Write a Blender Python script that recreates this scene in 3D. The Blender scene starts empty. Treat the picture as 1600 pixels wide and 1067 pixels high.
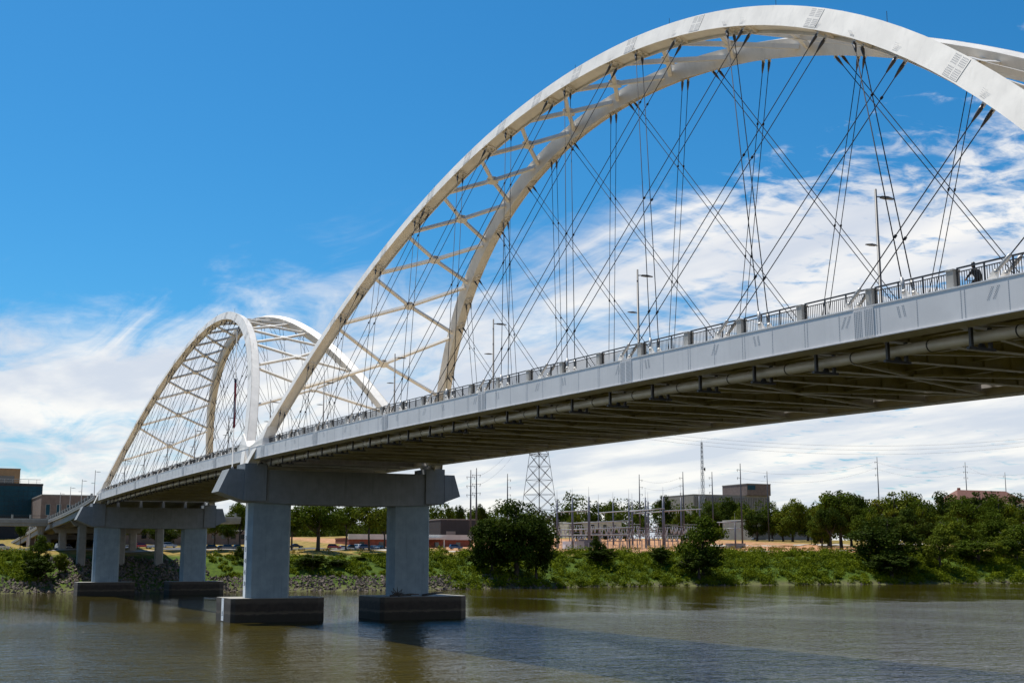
import bpy, math, random
import numpy as np
from mathutils import Vector, Matrix
random.seed(7); RNG = np.random.default_rng(11)
sc = bpy.context.scene
COL = sc.collection

# ------------------------------------------------------------------ camera
CAM = np.array([168.2907, -42.3629, 7.9233]); YAW, PITCH, ROLL, FPX = 2.69111, 0.16986, -0.00102, 1988.168
_cy, _sy, _cp, _sp = math.cos(YAW), math.sin(YAW), math.cos(PITCH), math.sin(PITCH)
FW = np.array([_cy*_cp, _sy*_cp, _sp]); _r = np.array([_sy, -_cy, 0.]); _u = np.cross(_r, FW)
RT = math.cos(ROLL)*_r + math.sin(ROLL)*_u; UP = -math.sin(ROLL)*_r + math.cos(ROLL)*_u
cd = bpy.data.cameras.new('camera'); cam = bpy.data.objects.new('camera', cd); COL.objects.link(cam)
cd.sensor_width = 36; cd.lens = FPX/1600*36; cd.clip_start = .5; cd.clip_end = 20000
cam.matrix_world = Matrix(((RT[0], UP[0], -FW[0], CAM[0]), (RT[1], UP[1], -FW[1], CAM[1]), (RT[2], UP[2], -FW[2], CAM[2]), (0, 0, 0, 1)))
sc.camera = cam

# ------------------------------------------------------------------ nodes helper
class NT:
    def __init__(s, tree): s.t = tree; s.n = tree.nodes; s.l = tree.links
    def new(s, typ, **kw):
        nd = s.n.new(typ)
        for k, v in kw.items(): setattr(nd, k, v)
        return nd
    def link(s, a, b): s.l.new(a, b)
    def sock(s, node, key, v):
        if hasattr(v, 'is_output') or isinstance(v, bpy.types.NodeSocket): s.l.new(v, node.inputs[key])
        else: node.inputs[key].default_value = v
    def math(s, op, a, b=0., c=0., clamp=False):
        nd = s.new('ShaderNodeMath', operation=op); nd.use_clamp = clamp
        for i, v in enumerate((a, b, c)): s.sock(nd, i, v)
        return nd.outputs[0]
    def mix(s, f, a, b, blend='MIX'):
        nd = s.new('ShaderNodeMix', data_type='RGBA', blend_type=blend); s.sock(nd, 0, f)
        for k, v in ((6, a), (7, b)): s.sock(nd, k, v if not isinstance(v, tuple) or len(v) == 4 else v+(1,))
        return nd.outputs[2]
    def noise(s, vec, scale, detail=4, rough=.55, dist=0.):
        nd = s.new('ShaderNodeTexNoise'); s.sock(nd, 'Vector', vec)
        for k, v in (('Scale', scale), ('Detail', detail), ('Roughness', rough), ('Distortion', dist)): nd.inputs[k].default_value = v
        return nd.outputs['Fac']
    def smooth(s, v, lo, hi, a=0., b=1.):
        nd = s.new('ShaderNodeMapRange', interpolation_type='SMOOTHSTEP'); s.sock(nd, 0, v)
        for i, q in enumerate((lo, hi, a, b)): nd.inputs[i+1].default_value = q
        return nd.outputs[0]
    def mapping(s, vec, scale=(1, 1, 1), rot=(0, 0, 0), loc=(0, 0, 0)):
        nd = s.new('ShaderNodeMapping'); s.sock(nd, 0, vec)
        nd.inputs['Scale'].default_value = scale; nd.inputs['Rotation'].default_value = rot; nd.inputs['Location'].default_value = loc
        return nd.outputs[0]

# ------------------------------------------------------------------ world, sun, exposure
SUN_EL, SUN_AZ = math.radians(63), (-0.960, -0.28)      # horizontal direction towards the sun (x, y)
world = bpy.data.worlds.new('World'); sc.world = world; world.use_nodes = True
w = NT(world.node_tree); w.n.clear()
sky = w.new('ShaderNodeTexSky', sky_type='NISHITA'); sky.sun_disc = False
sky.sun_elevation = SUN_EL; sky.sun_rotation = math.atan2(SUN_AZ[0], SUN_AZ[1]); sky.air_density = 1.0; sky.dust_density = .6; sky.ozone_density = 2.2
tc = w.new('ShaderNodeTexCoord'); gen = tc.outputs['Generated']
sep = w.new('ShaderNodeSeparateXYZ'); w.link(gen, sep.inputs[0])
zc = w.math('ADD', w.math('MAXIMUM', sep.outputs[2], 0.), .075)
cmb = w.new('ShaderNodeCombineXYZ'); w.link(w.math('DIVIDE', sep.outputs[0], zc), cmb.inputs[0]); w.link(w.math('DIVIDE', sep.outputs[1], zc), cmb.inputs[1])
pv = cmb.outputs[0]
dotn = w.new('ShaderNodeVectorMath', operation='DOT_PRODUCT'); w.link(gen, dotn.inputs[0]); dotn.inputs[1].default_value = (RT[0], RT[1], 0)
side = w.math('MAXIMUM', dotn.outputs['Value'], -.34)
level = w.math('SUBTRACT', w.math('MULTIPLY_ADD', side, .20, .245), sep.outputs[2])      # > 0 in the lower, cloudy part of the sky
big = w.noise(w.mapping(pv, (1, 1, 1), (0, 0, .4), (3.1, 1.7, 0)), .55, 3, .5, .3)
streak = w.noise(w.mapping(pv, (.75, 2.1, 1), (0, 0, -.48), (1.3, 5.2, 0)), 1.5, 9, .62, .9)
puff = w.noise(w.mapping(pv, (1.5, 1.0, 1), (0, 0, .5), (7.7, 2.2, 0)), 7.5, 7, .6, .5)
dens = w.math('ADD', w.math('MINIMUM', w.math('MULTIPLY_ADD', level, 9.5, .12), .62), w.math('MULTIPLY_ADD', big, 1.5, -.75))
dens = w.math('ADD', dens, w.math('MULTIPLY_ADD', streak, 1.9, -.95))
dens = w.math('ADD', dens, w.math('MULTIPLY', w.math('MULTIPLY_ADD', puff, 3.4, -1.7), w.smooth(side, .02, .25, .10, .85)))
dens = w.math('ADD', dens, w.smooth(level, .09, .20, 0., .34))
mask = w.smooth(dens, -.12, .80)
mask = w.math('MULTIPLY', mask, w.smooth(w.math('ADD', level, w.smooth(side, .05, .36, 0., .07)), -.10, .03, .0, .90))
skyc = w.mix(1., sky.outputs[0], (.39, .72, .90, 1), 'MULTIPLY')
hs = w.new('ShaderNodeHueSaturation'); w.link(skyc, hs.inputs['Color']); hs.inputs['Saturation'].default_value = 1.12
shade = w.noise(w.mapping(pv, (.8, 1.6, 1), (0, 0, -.3), (9, 4, 0)), 1.1, 5, .55)
cloudc = w.mix(w.smooth(shade, .38, .66), (5.6, 5.9, 6.5), (8.4, 8.1, 7.65))
mixc = w.mix(mask, hs.outputs[0], cloudc)
bg = w.new('ShaderNodeBackground'); w.link(mixc, bg.inputs[0]); bg.inputs[1].default_value = .10
wo = w.new('ShaderNodeOutputWorld'); w.link(bg.outputs[0], wo.inputs[0])

sl = bpy.data.lights.new('sun', 'SUN'); sl.energy = 5.0; sl.angle = math.radians(.53); sl.color = (1, .955, .88)
sun = bpy.data.objects.new('sun', sl); COL.objects.link(sun)
_ch = math.cos(SUN_EL); _n = math.hypot(*SUN_AZ)
sdir = Vector((SUN_AZ[0]/_n*_ch, SUN_AZ[1]/_n*_ch, math.sin(SUN_EL)))
sun.rotation_euler = sdir.to_track_quat('Z', 'Y').to_euler(); sun.location = (0, -60, 120)
vs = sc.view_settings; vs.view_transform = 'Standard'; vs.look = 'None'; vs.exposure = 0.35; vs.gamma = 1.0; vs.use_curve_mapping = False
sc.cycles.max_bounces = 6; sc.cycles.transparent_max_bounces = 8; sc.cycles.caustics_reflective = False; sc.cycles.caustics_refractive = False

# ------------------------------------------------------------------ materials
MATS = {}
def mat(name, col, rough=.6, var=.12, vscale=1.5, col2=None, metal=0., spec=.5, bump=0., bscale=20., coords='Object', translucent=0., streaks=0., edge=None):
    m = bpy.data.materials.new(name); m.use_nodes = True; t = NT(m.node_tree); b = t.n['Principled BSDF']
    tcn = t.new('ShaderNodeTexCoord'); v = tcn.outputs[coords]
    n1 = t.noise(v, vscale, 6, .6)
    c2 = col2 if col2 else tuple(max(0, x*(1-2.2*var)) for x in col)
    fac = t.smooth(n1, .32, .70)
    c = t.mix(fac, tuple(c2)+(1,), tuple(col)+(1,))
    if streaks:
        st = t.noise(t.mapping(v, (1.3, 1.3, .09)), 2.2, 5, .6)
        c = t.mix(t.math('MULTIPLY', t.smooth(st, .5, .78), streaks), c, tuple(x*.45 for x in col)+(1,))
    t.link(c, b.inputs['Base Color'])
    b.inputs['Roughness'].default_value = rough; b.inputs['Metallic'].default_value = metal; b.inputs['Specular IOR Level'].default_value = spec
    if bump:
        bn = t.new('ShaderNodeBump'); bn.inputs['Strength'].default_value = bump; bn.inputs['Distance'].default_value = .05
        t.link(t.noise(v, bscale, 5, .6), bn.inputs['Height']); t.link(bn.outputs[0], b.inputs['Normal'])
    if translucent:
        tr = t.new('ShaderNodeBsdfTranslucent'); t.link(c, tr.inputs[0]); mx = t.new('ShaderNodeMixShader'); mx.inputs[0].default_value = translucent
        t.link(b.outputs[0], mx.inputs[1]); t.link(tr.outputs[0], mx.inputs[2]); t.link(mx.outputs[0], t.n['Material Output'].inputs[0])
    MATS[name] = m; return m
mat('white_steel', (.79, .74, .665), .48, .07, .5, streaks=.22)
mat('girder_paint', (.87, .83, .795), .45, .05, .35, streaks=.16)
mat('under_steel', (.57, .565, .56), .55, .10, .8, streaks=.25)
mat('bolt_steel', (.42, .41, .41), .5, .1)
mat('cable', (.016, .019, .026), .75, .1, spec=.15)
mat('socket_dark', (.055, .05, .05), .45, .1)
mat('socket_grey', (.45, .44, .42), .45, .1, metal=.3)
mat('rail_black', (.012, .013, .016), .45, .1)
mat('pilaster_concrete', (.36, .355, .33), .8, .08, 3)
mat('concrete', (.25, .32, .36), .85, .09, .6, streaks=.42, bump=.2, bscale=6)
mat('cap_concrete', (.23, .25, .262), .85, .09, .5, streaks=.45, bump=.15, bscale=6)
mat('concrete_tan', (.30, .285, .255), .85, .10, .6, streaks=.25, bump=.15, bscale=6)
mat('footing_concrete', (.042, .031, .022), .85, .22, 1.2, streaks=.5, bump=.3, bscale=5)
mat('deck_concrete', (.55, .44, .30), .85, .08, 1.)
mat('asphalt', (.055, .055, .057), .9, .1)
mat('pipe', (.66, .65, .62), .32, .08, .8)
mat('dark_metal', (.022, .022, .024), .5, .1)
mat('pole_grey', (.05, .053, .062), .5, .08)
mat('pole_bluegrey', (.12, .13, .17), .5, .08, .7)
mat('lamp_glass', (.7, .7, .65), .3, .05)
mat('white_paint', (.88, .90, .91), .5, .06, 1.2, streaks=.15)
mat('black_paint', (.02, .02, .025), .5, .05)
mat('galvanised', (.36, .37, .38), .45, .1, 1.)
mat('porcelain', (.46, .46, .48), .3, .08)
mat('wood_bark', (.075, .058, .042), .9, .25, 3, bump=.4, bscale=8)
mat('driftwood', (.10, .085, .07), .9, .25, 3)
mat('brick_red', (.30, .085, .05), .85, .15, .8)
mat('brick_brown', (.19, .14, .12), .85, .12, .5)
mat('tan_panel', (.45, .26, .12), .7, .08, .3)
mat('glass_blue', (.008, .060, .090), .45, .15, .15, spec=.15)
mat('glass_dark', (.012, .016, .022), .1, .1, spec=.8)
mat('roof_white', (.62, .60, .56), .7, .06, .4)
mat('grey_wall', (.26, .245, .225), .8, .08, .3)
mat('dark_wall', (.035, .037, .04), .8, .1, .3)
mat('tile_roof', (.20, .085, .06), .85, .12, .8)
mat('cream_wall', (.60, .54, .42), .8, .08, .4)
mat('rubber', (.02, .02, .02), .8, .1)
mat('rim', (.4, .4, .42), .4, .1, metal=.6)
mat('tail_red', (.35, .02, .02), .4, .05)
for nm, c in (('car_white', (.78, .78, .77)), ('car_black', (.02, .02, .024)), ('car_red', (.42, .03, .035)), ('car_silver', (.45, .46, .48)), ('car_blue', (.03, .07, .17)), ('car_grey', (.13, .14, .15)), ('car_tan', (.40, .34, .25))):
    mat(nm, c, .25, .03, .5)
mat('cloth_black', (.014, .014, .017), .9, .1)
mat('skin', (.42, .25, .18), .6, .05)
mat('flag_red', (.22, .02, .035), .8, .08, 2); mat('flag_navy', (.012, .016, .05), .8, .08, 2); mat('flag_white', (.42, .40, .42), .8, .08, 2)
def leafmat(name, a, b, c):
    m = mat(name, a, .8, 0, .35, col2=b, coords='Object', translucent=.22, spec=.04)
    t = NT(m.node_tree); bs = t.n['Principled BSDF']; old = bs.inputs['Base Color'].links[0].from_socket
    oi = t.new('ShaderNodeObjectInfo'); gm = t.new('ShaderNodeTexCoord')
    n2 = t.noise(gm.outputs['Object'], 1.6, 3, .6)
    k = t.math('MULTIPLY', t.smooth(n2, .45, .72), t.math('MULTIPLY_ADD', oi.outputs['Random'], .5, .5))
    c2 = t.mix(k, old, tuple(c)+(1,)); t.link(c2, bs.inputs['Base Color'])
    for nd in t.n:
        if nd.type == 'BSDF_TRANSLUCENT': t.link(c2, nd.inputs[0])
    return m
leafmat('leaf_green', (.105, .140, .008), (.038, .060, .005), (.190, .200, .011))
leafmat('leaf_dark', (.058, .085, .007), (.020, .034, .004), (.120, .140, .010))
leafmat('leaf_yellow', (.150, .170, .012), (.072, .098, .009), (.230, .215, .020))
leafmat('leaf_vine', (.145, .180, .006), (.046, .070, .004), (.245, .260, .009))
leafmat('leaf_autumn', (.24, .17, .03), (.11, .10, .02), (.32, .20, .04))
mat('rock', (.19, .145, .105), .9, .30, .9, col2=(.04, .03, .022), bump=.4, bscale=6)

def tide():
    m = MATS['footing_concrete']; t = NT(m.node_tree); bs = t.n['Principled BSDF']; old = bs.inputs['Base Color'].links[0].from_socket
    geo = t.new('ShaderNodeNewGeometry'); sp = t.new('ShaderNodeSeparateXYZ'); t.link(geo.outputs['Position'], sp.inputs[0])
    zn = t.math('ADD', sp.outputs[2], t.math('MULTIPLY_ADD', t.noise(t.mapping(geo.outputs['Position'], (1, 1, 3)), .9, 5, .6), .7, -.35))
    c = t.mix(t.math('MULTIPLY', t.smooth(zn, 1.05, .75), .7), old, (.018, .016, .009, 1))
    c = t.mix(t.math('MULTIPLY', t.math('MULTIPLY', t.smooth(zn, .95, 1.1), t.smooth(zn, 1.5, 1.15)), .55), c, (.13, .105, .07, 1))
    c = t.mix(t.math('MULTIPLY', t.smooth(zn, 2.2, 2.7), .5), c, (.11, .09, .07, 1)); t.link(c, bs.inputs['Base Color'])
tide()
# ground: grass, dry grass and bare earth by place
def ground_material():
    m = bpy.data.materials.new('ground'); m.use_nodes = True; t = NT(m.node_tree); b = t.n['Principled BSDF']
    geo = t.new('ShaderNodeNewGeometry'); p = geo.outputs['Position']; sp = t.new('ShaderNodeSeparateXYZ'); t.link(p, sp.inputs[0])
    n1 = t.noise(p, .05, 5, .6); n2 = t.noise(p, .5, 6, .65); n3 = t.noise(p, .18, 4, .6)
    green = t.mix(t.smooth(n2, .35, .68), (.030, .055, .006, 1), (.075, .115, .010, 1))
    dry = t.mix(t.smooth(n2, .35, .7), (.17, .115, .03, 1), (.34, .235, .07, 1))
    earth = t.mix(t.smooth(n2, .3, .7), (.26, .12, .055, 1), (.46, .26, .14, 1))
    up = t.smooth(sp.outputs[2], 8.6, 10.0)
    c = t.mix(t.math('MULTIPLY', up, t.smooth(n3, .30, .52)), green, dry)
    inx = t.math('MULTIPLY', t.smooth(sp.outputs[0], -208., -216.), t.smooth(sp.outputs[0], -520., -440.))
    iny = t.math('MULTIPLY', t.smooth(sp.outputs[1], 118., 138.), t.smooth(sp.outputs[1], 420., 360.))
    c = t.mix(t.math('MULTIPLY', t.math('MULTIPLY', inx, iny), t.smooth(n1, .26, .42)), c, earth)
    mud = t.smooth(sp.outputs[2], 2.2, .4); c = t.mix(t.math('MULTIPLY', mud, .45), c, (.15, .115, .075, 1))
    t.link(c, b.inputs['Base Color']); b.inputs['Roughness'].default_value = .95; b.inputs['Specular IOR Level'].default_value = .1
    bn = t.new('ShaderNodeBump'); bn.inputs['Strength'].default_value = .6; bn.inputs['Distance'].default_value = .3; t.link(n2, bn.inputs['Height']); t.link(bn.outputs[0], b.inputs['Normal'])
    MATS['ground'] = m
ground_material()
def water_material():
    m = bpy.data.materials.new('water'); m.use_nodes = True; t = NT(m.node_tree); b = t.n['Principled BSDF']
    geo = t.new('ShaderNodeNewGeometry'); p = geo.outputs['Position']; sp = t.new('ShaderNodeSeparateXYZ'); t.link(p, sp.inputs[0])
    silt = t.noise(p, .02, 4, .5)
    c = t.mix(t.smooth(silt, .35, .65), (.037, .029, .0035, 1), (.051, .040, .005, 1))
    # wind: calm strip under the far bank, ripples nearer
    wn = t.noise(t.mapping(p, (.012, .03, 1), (0, 0, .45)), 1., 4, .55, .6)
    edge = t.math('ADD', t.math('MULTIPLY_ADD', sp.outputs[1], .10, sp.outputs[0]), t.math('MULTIPLY_ADD', wn, 60., -30.))
    wind = t.smooth(edge, -8., 16., .16, 1.)
    gust = t.smooth(wn, .36, .62, .55, 1.25)
    patch = t.noise(t.mapping(p, (.010, .05, 1), (0, 0, .45), (5, 3, 0)), 1., 3, .5, .4)
    wind = t.math('ADD', wind, t.math('MULTIPLY', t.smooth(patch, .56, .66), .28))
    h1 = t.noise(t.mapping(p, (1.5, .8, 1), (0, 0, .45)), .95, 3, .6, .25); h2 = t.noise(t.mapping(p, (1.3, .55, 1), (0, 0, .45)), .30, 4, .6, .4)
    h3 = t.noise(t.mapping(p, (1.4, .9, 1), (0, 0, .7)), 3.2, 2, .5)
    h = t.math('ADD', t.math('ADD', t.math('MULTIPLY', h1, .60), t.math('MULTIPLY', h2, 1.5)), t.math('MULTIPLY', h3, .16))
    bn = t.new('ShaderNodeBump'); bn.inputs['Distance'].default_value = .42; t.link(t.math('MULTIPLY', t.math('MULTIPLY', wind, gust), .8, clamp=True), bn.inputs['Strength']); t.link(h, bn.inputs['Height'])
    df = t.new('ShaderNodeBsdfDiffuse'); t.link(c, df.inputs[0]); gl = t.new('ShaderNodeBsdfGlossy'); gl.inputs['Roughness'].default_value = .04; gl.inputs['Color'].default_value = (.92, .95, 1, 1)
    fr = t.new('ShaderNodeFresnel'); fr.inputs['IOR'].default_value = 1.33; t.link(bn.outputs[0], fr.inputs['Normal']); t.link(bn.outputs[0], gl.inputs['Normal'])
    mx = t.new('ShaderNodeMixShader'); t.link(t.math('MULTIPLY', fr.outputs[0], .89), mx.inputs[0]); t.link(df.outputs[0], mx.inputs[1]); t.link(gl.outputs[0], mx.inputs[2])
    t.n.remove(b); t.link(mx.outputs[0], t.n['Material Output'].inputs[0])
    MATS['water'] = m
water_material()

# ------------------------------------------------------------------ mesh helpers
class MB:
    def __init__(s): s.v = []; s.f = []
    def quadbox(s, P):                       # 8 corners: bottom 4, top 4
        k = len(s.v); s.v += [tuple(map(float, q)) for q in P]
        s.f += [tuple(k+i for i in q) for q in ((0, 3, 2, 1), (4, 5, 6, 7), (0, 1, 5, 4), (1, 2, 6, 5), (2, 3, 7, 6), (3, 0, 4, 7))]; return s
    def box(s, x0, x1, y0, y1, z0, z1):
        return s.quadbox([(x0, y0, z0), (x1, y0, z0), (x1, y1, z0), (x0, y1, z0), (x0, y0, z1), (x1, y0, z1), (x1, y1, z1), (x0, y1, z1)])
    def bar(s, a, b, wd, ht, up=(0, 0, 1)):   # rectangular bar from a to b
        a = np.array(a, float); b = np.array(b, float); t = b-a; t /= np.linalg.norm(t)+1e-9; upv = np.array(up, float)
        sd = np.cross(t, upv)
        if np.linalg.norm(sd) < 1e-4: sd = np.cross(t, (1., 0, 0))
        sd /= np.linalg.norm(sd); un = np.cross(sd, t)
        o = [(-1, -1), (1, -1), (1, 1), (-1, 1)]
        return s.quadbox([a+sd*i*wd/2+un*j*ht/2 for i, j in o]+[b+sd*i*wd/2+un*j*ht/2 for i, j in o])
    def tube(s, pts, rad, n=8, cap=True):
        pts = [np.array(p, float) for p in pts]; m = len(pts); rad = [rad]*m if not hasattr(rad, '__len__') else rad
        k = len(s.v); prev = None
        for i, p in enumerate(pts):
            t = pts[min(i+1, m-1)]-pts[max(i-1, 0)]; t /= np.linalg.norm(t)+1e-9
            ref = prev if prev is not None else (np.array((0, 0, 1.)) if abs(t[2]) < .9 else np.array((1., 0, 0)))
            a = ref-t*(ref@t); a /= np.linalg.norm(a)+1e-9; bb = np.cross(t, a); prev = a
            for j in range(n):
                th = 2*math.pi*j/n; s.v.append(tuple(p+rad[i]*(a*math.cos(th)+bb*math.sin(th))))
        for i in range(m-1):
            for j in range(n): s.f.append((k+i*n+j, k+i*n+(j+1) % n, k+(i+1)*n+(j+1) % n, k+(i+1)*n+j))
        if cap: s.f.append(tuple(k+j for j in range(n))[::-1]); s.f.append(tuple(k+(m-1)*n+j for j in range(n)))
        return s
    def prism(s, poly, axis, a, b):           # polygon in the plane normal to axis, extruded a..b
        k = len(s.v); n = len(poly)
        for q in (a, b):
            for (i, j) in poly: s.v.append({0: (q, i, j), 1: (i, q, j), 2: (i, j, q)}[axis])
        s.f.append(tuple(range(k, k+n))[::-1]); s.f.append(tuple(range(k+n, k+2*n)))
        for i in range(n): s.f.append((k+i, k+(i+1) % n, k+n+(i+1) % n, k+n+i))
        return s
    def loft(s, rings, cap=True):             # rings: list of equal-length point lists
        k = len(s.v); n = len(rings[0])
        for r_ in rings: s.v += [tuple(map(float, q)) for q in r_]
        for i in range(len(rings)-1):
            for j in range(n): s.f.append((k+i*n+j, k+i*n+(j+1) % n, k+(i+1)*n+(j+1) % n, k+(i+1)*n+j))
        if cap: s.f.append(tuple(range(k, k+n))[::-1]); s.f.append(tuple(range(k+(len(rings)-1)*n, k+len(rings)*n)))
        return s
    def quad(s, a, b, c, d):
        k = len(s.v); s.v += [tuple(map(float, q)) for q in (a, b, c, d)]; s.f.append((k, k+1, k+2, k+3)); return s
    def mesh(s, name, smooth=False):
        me = bpy.data.meshes.new(name); me.from_pydata(s.v, [], s.f); me.update()
        if smooth: me.polygons.foreach_set('use_smooth', [True]*len(me.polygons))
        return me
def place(name, me, m, parent=None, loc=None, kind=None, label=None):
    o = bpy.data.objects.new(name, me); COL.objects.link(o)
    if m and len(me.materials) == 0: me.materials.append(MATS[m])
    if parent is not None: o.parent = parent
    if loc is not None: o.location = loc
    if kind: o['kind'] = kind
    if label: o['label'] = label
    return o
def part(name, mb, m, parent, smooth=False, base=None, kind=None, label=None):
    """mesh given in world coordinates (base = world position of the thing it belongs to)"""
    if base is not None: mb.v = [(x-base[0], y-base[1], z-base[2]) for x, y, z in mb.v]
    return place(name, mb.mesh(name, smooth), m, parent, None, kind, label)
def thing(name, label, cat, loc=(0, 0, 0), rz=0., group=None):
    o = bpy.data.objects.new(name, None); COL.objects.link(o); o.location = loc; o.rotation_euler = (0, 0, rz); o.empty_display_size = .5
    o['label'] = label; o['category'] = cat
    if group: o['group'] = group
    return o
def tag(o, label, cat, group=None):
    o['label'] = label; o['category'] = cat
    if group: o['group'] = group
    return o
def struct(name, mb, m, smooth=False):
    o = place(name, mb.mesh(name, smooth), m); o['kind'] = 'structure'; return o
def copy_tree(o, parent=None):
    c = o.copy(); COL.objects.link(c); c.parent = parent
    for ch in list(o.children): copy_tree(ch, c)
    return c
ORD = ['leftmost', 'second', 'third', 'fourth', 'fifth', 'sixth', 'seventh', 'eighth', 'ninth', 'tenth', 'eleventh', 'twelfth', 'thirteenth', 'fourteenth', 'fifteenth', 'sixteenth', 'seventeenth', 'eighteenth', 'nineteenth', 'twentieth']
def raydir(px, py): return FW*FPX + RT*(px-800) + UP*(533.5-py)
def on_x(px, py, X):
    d = raydir(px, py); t = (X-CAM[0])/d[0]; return CAM+t*d
def gy(px, X): return float(on_x(px, 874, X)[1])

# ------------------------------------------------------------------ terrain and water
_sy_, _sx_ = [-3000, -100, -16, 30, 60, 85, 110, 146, 192, 234, 297, 400, 700, 4000], [-200, -176, -170, -163, -158, -154, -160, -168, -167, -163, -154, -148, -140, -100]
_pt, _pz = [-60, 0, 3, 8, 16, 26, 36, 46, 75, 135, 335, 735, 1500, 9000], [-5, 0, 1.3, 3.0, 5.6, 8.3, 9.6, 10.2, 11.2, 12.3, 20.5, 24, 26, 26]
def shore(y): return float(np.interp(y, _sy_, _sx_)) + 1.6*math.sin(y*.21)+1.1*math.sin(y*.55+1)
def ground(x, y):
    t = shore(y)-x; z = float(np.interp(t, _pt, _pz)); k = min(max(t, 0)/20, 1)
    return z + k*(.28*math.sin(x*.19+y*.13)+.22*math.sin(y*.31-x*.07+2))
mb = MB()
xs_ = list(np.arange(-110, -150, -8)) + list(np.arange(-150, -222, -2.0)) + list(np.arange(-222, -320, -6)) + [-340, -370, -400, -450, -520, -620, -760, -950, -1300, -2000, -4000, -9000]
ys_ = [-9000, -4000, -1500, -700, -400, -250, -160, -110] + list(np.arange(-90, 380, 3.0)) + [390, 410, 440, 480, 540, 620, 740, 900, 1200, 1800, 3000, 6000, 10000]
for x in xs_:
    for y in ys_: mb.v.append((float(x), float(y), ground(x, y)))
nY = len(ys_)
for i in range(len(xs_)-1):
    for j in range(nY-1): mb.f.append((i*nY+j, (i+1)*nY+j, (i+1)*nY+j+1, i*nY+j+1))
struct('ground', mb, 'ground', True)
mb = MB().quad((-260, -9000, 0), (2500, -9000, 0), (2500, 10000, 0), (-260, 10000, 0)); struct('river_water', mb, 'water')
mb = MB().quad((-120, -9000, -5), (2500, -9000, -5), (2500, 10000, -5), (-120, 10000, -5)); struct('river_bed', mb, 'ground')
def strip(name, x_of_y, width, y0, y1, m, dz=.05, step=4.):
    mb = MB(); ys = np.arange(y0, y1+.1, step)
    for y in ys:
        xc = x_of_y(y)
        for q in (-1, -.33, .33, 1): mb.v.append((xc+q*width/2, float(y), ground(xc+q*width/2, y)+dz))
    for i in range(len(ys)-1):
        for j in range(3): k = i*4+j; mb.f.append((k, k+1, k+5, k+4))
    return struct(name, mb, m, True)
mat('road_pale', (.40, .35, .29), .9, .12, .2)
strip('riverside_road', lambda y: -226+1.5*math.sin(y*.02), 8, -260, 132, 'road_pale', .12)
strip('gravel_track', lambda y: -218-.02*y, 5, 132, 330, 'road_pale', .12)
strip('hill_road', lambda y: -330-.25*(y-300), 11, 300, 620, 'road_pale', .2)
strip('car_park', lambda y: -252, 26, -60, 135, 'asphalt', .1)

# ------------------------------------------------------------------ the bridge
Z0, DA, DB, HG, S, BW = 22.43776, -0.0122, -7e-5, 1.354, 5.45974, 26.478
LSP, RISE, LEAN, CRIB = 136.5, 30.347, 9.7165, .8169
KL = LEAN/RISE; KN = math.sqrt(1+KL*KL)
def deck(x): return Z0+DA*x+DB*x*x
RW, RH = 1.25, 1.42        # rib width and depth
def rib_frame(xs, X, side):
    """top outer edge point, tangent, in-plane normal and inward transverse of a rib at local station X"""
    def pt(X):
        u = X/LSP; zz = RISE*4*u*(1-u)*(1+CRIB*(u-.5)**2); za, zb = deck(xs), deck(xs+LSP)
        return np.array([xs+X, KL*zz, za+(zb-za)*u+zz])
    p = pt(X); t = pt(X+.05)-pt(X-.05); t /= np.linalg.norm(t); b = np.array([0, 1, -KL])/KN; n = np.cross(b, t)
    n = n if n[2] > 0 else -n
    if side:
        for v in (p, t, n, b): v[1] = -v[1]
        p = p+np.array([0, BW, 0])
    return p, t, n, b
A_ST = [(3.21, 4.7), (5.28, 7.55), (7.37, 10.15), (9.42, 12.55), (11.45, 14.78), (13.49, 16.75), (15.55, 18.58), (17.70, 20.29), (19.72, 21.81), (21.80, 23.19), (23.55, 24.35)]
A_X = [((a-.366)*S, (b-.366)*S) for a, b in A_ST]
B_X = [(LSP-a, LSP-b) for a, b in A_X][::-1]
XC = [LSP/2+q*S for q in (-10.1, -8.42, -7.0, -5.56, -4.0, -2.42, -.81, .81, 2.42, 4.0, 5.56, 7.0, 8.42, 10.1)]
def yy(side, y): return BW-y if side else y

_sock_me = {}
def socket_mesh(kind):
    if kind in _sock_me: return _sock_me[kind]
    mb = MB()
    if kind == 'up':       # dark fork socket pointing down along -z from the pin
        mb.tube([(0, 0, 0), (0, 0, -.25), (0, 0, -.55), (0, 0, -.95)], [.08, .12, .095, .045], 8)
    elif kind == 'low':    # grey threaded socket along +z
        mb.tube([(0, 0, 0), (0, 0, .12)], [.13, .13], 8); mb.tube([(0, 0, .12), (0, 0, .5), (0, 0, .55), (0, 0, .95), (0, 0, 1.05)], [.085, .085, .11, .10, .045], 8)
    elif kind == 'clamp':
        mb.tube([(0, 0, -.09), (0, 0, .09)], .08, 8)
    _sock_me[kind] = mb.mesh('hanger_socket', True); _sock_me[kind].materials.append(MATS[{'up': 'socket_dark', 'low': 'socket_grey', 'clamp': 'cable'}[kind]])
    return _sock_me[kind]
def orient(o, p, d):
    o.rotation_euler = Vector(d).to_track_quat('Z', 'Y').to_euler(); o.location = p

def hexbolts(mb, pts, nrm, r=.018):
    nrm = np.array(nrm, float); a = np.array((1., 0, 0)); a -= nrm*(a@nrm); a /= np.linalg.norm(a); b = np.cross(nrm, a)
    for p in pts:
        p = np.array(p); P = [p+(a*i+b*j)*r for i, j in ((-1, -1), (1, -1), (1, 1), (-1, 1))]
        mb.quadbox([q for q in P]+[q+nrm*.007 for q in P])

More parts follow.
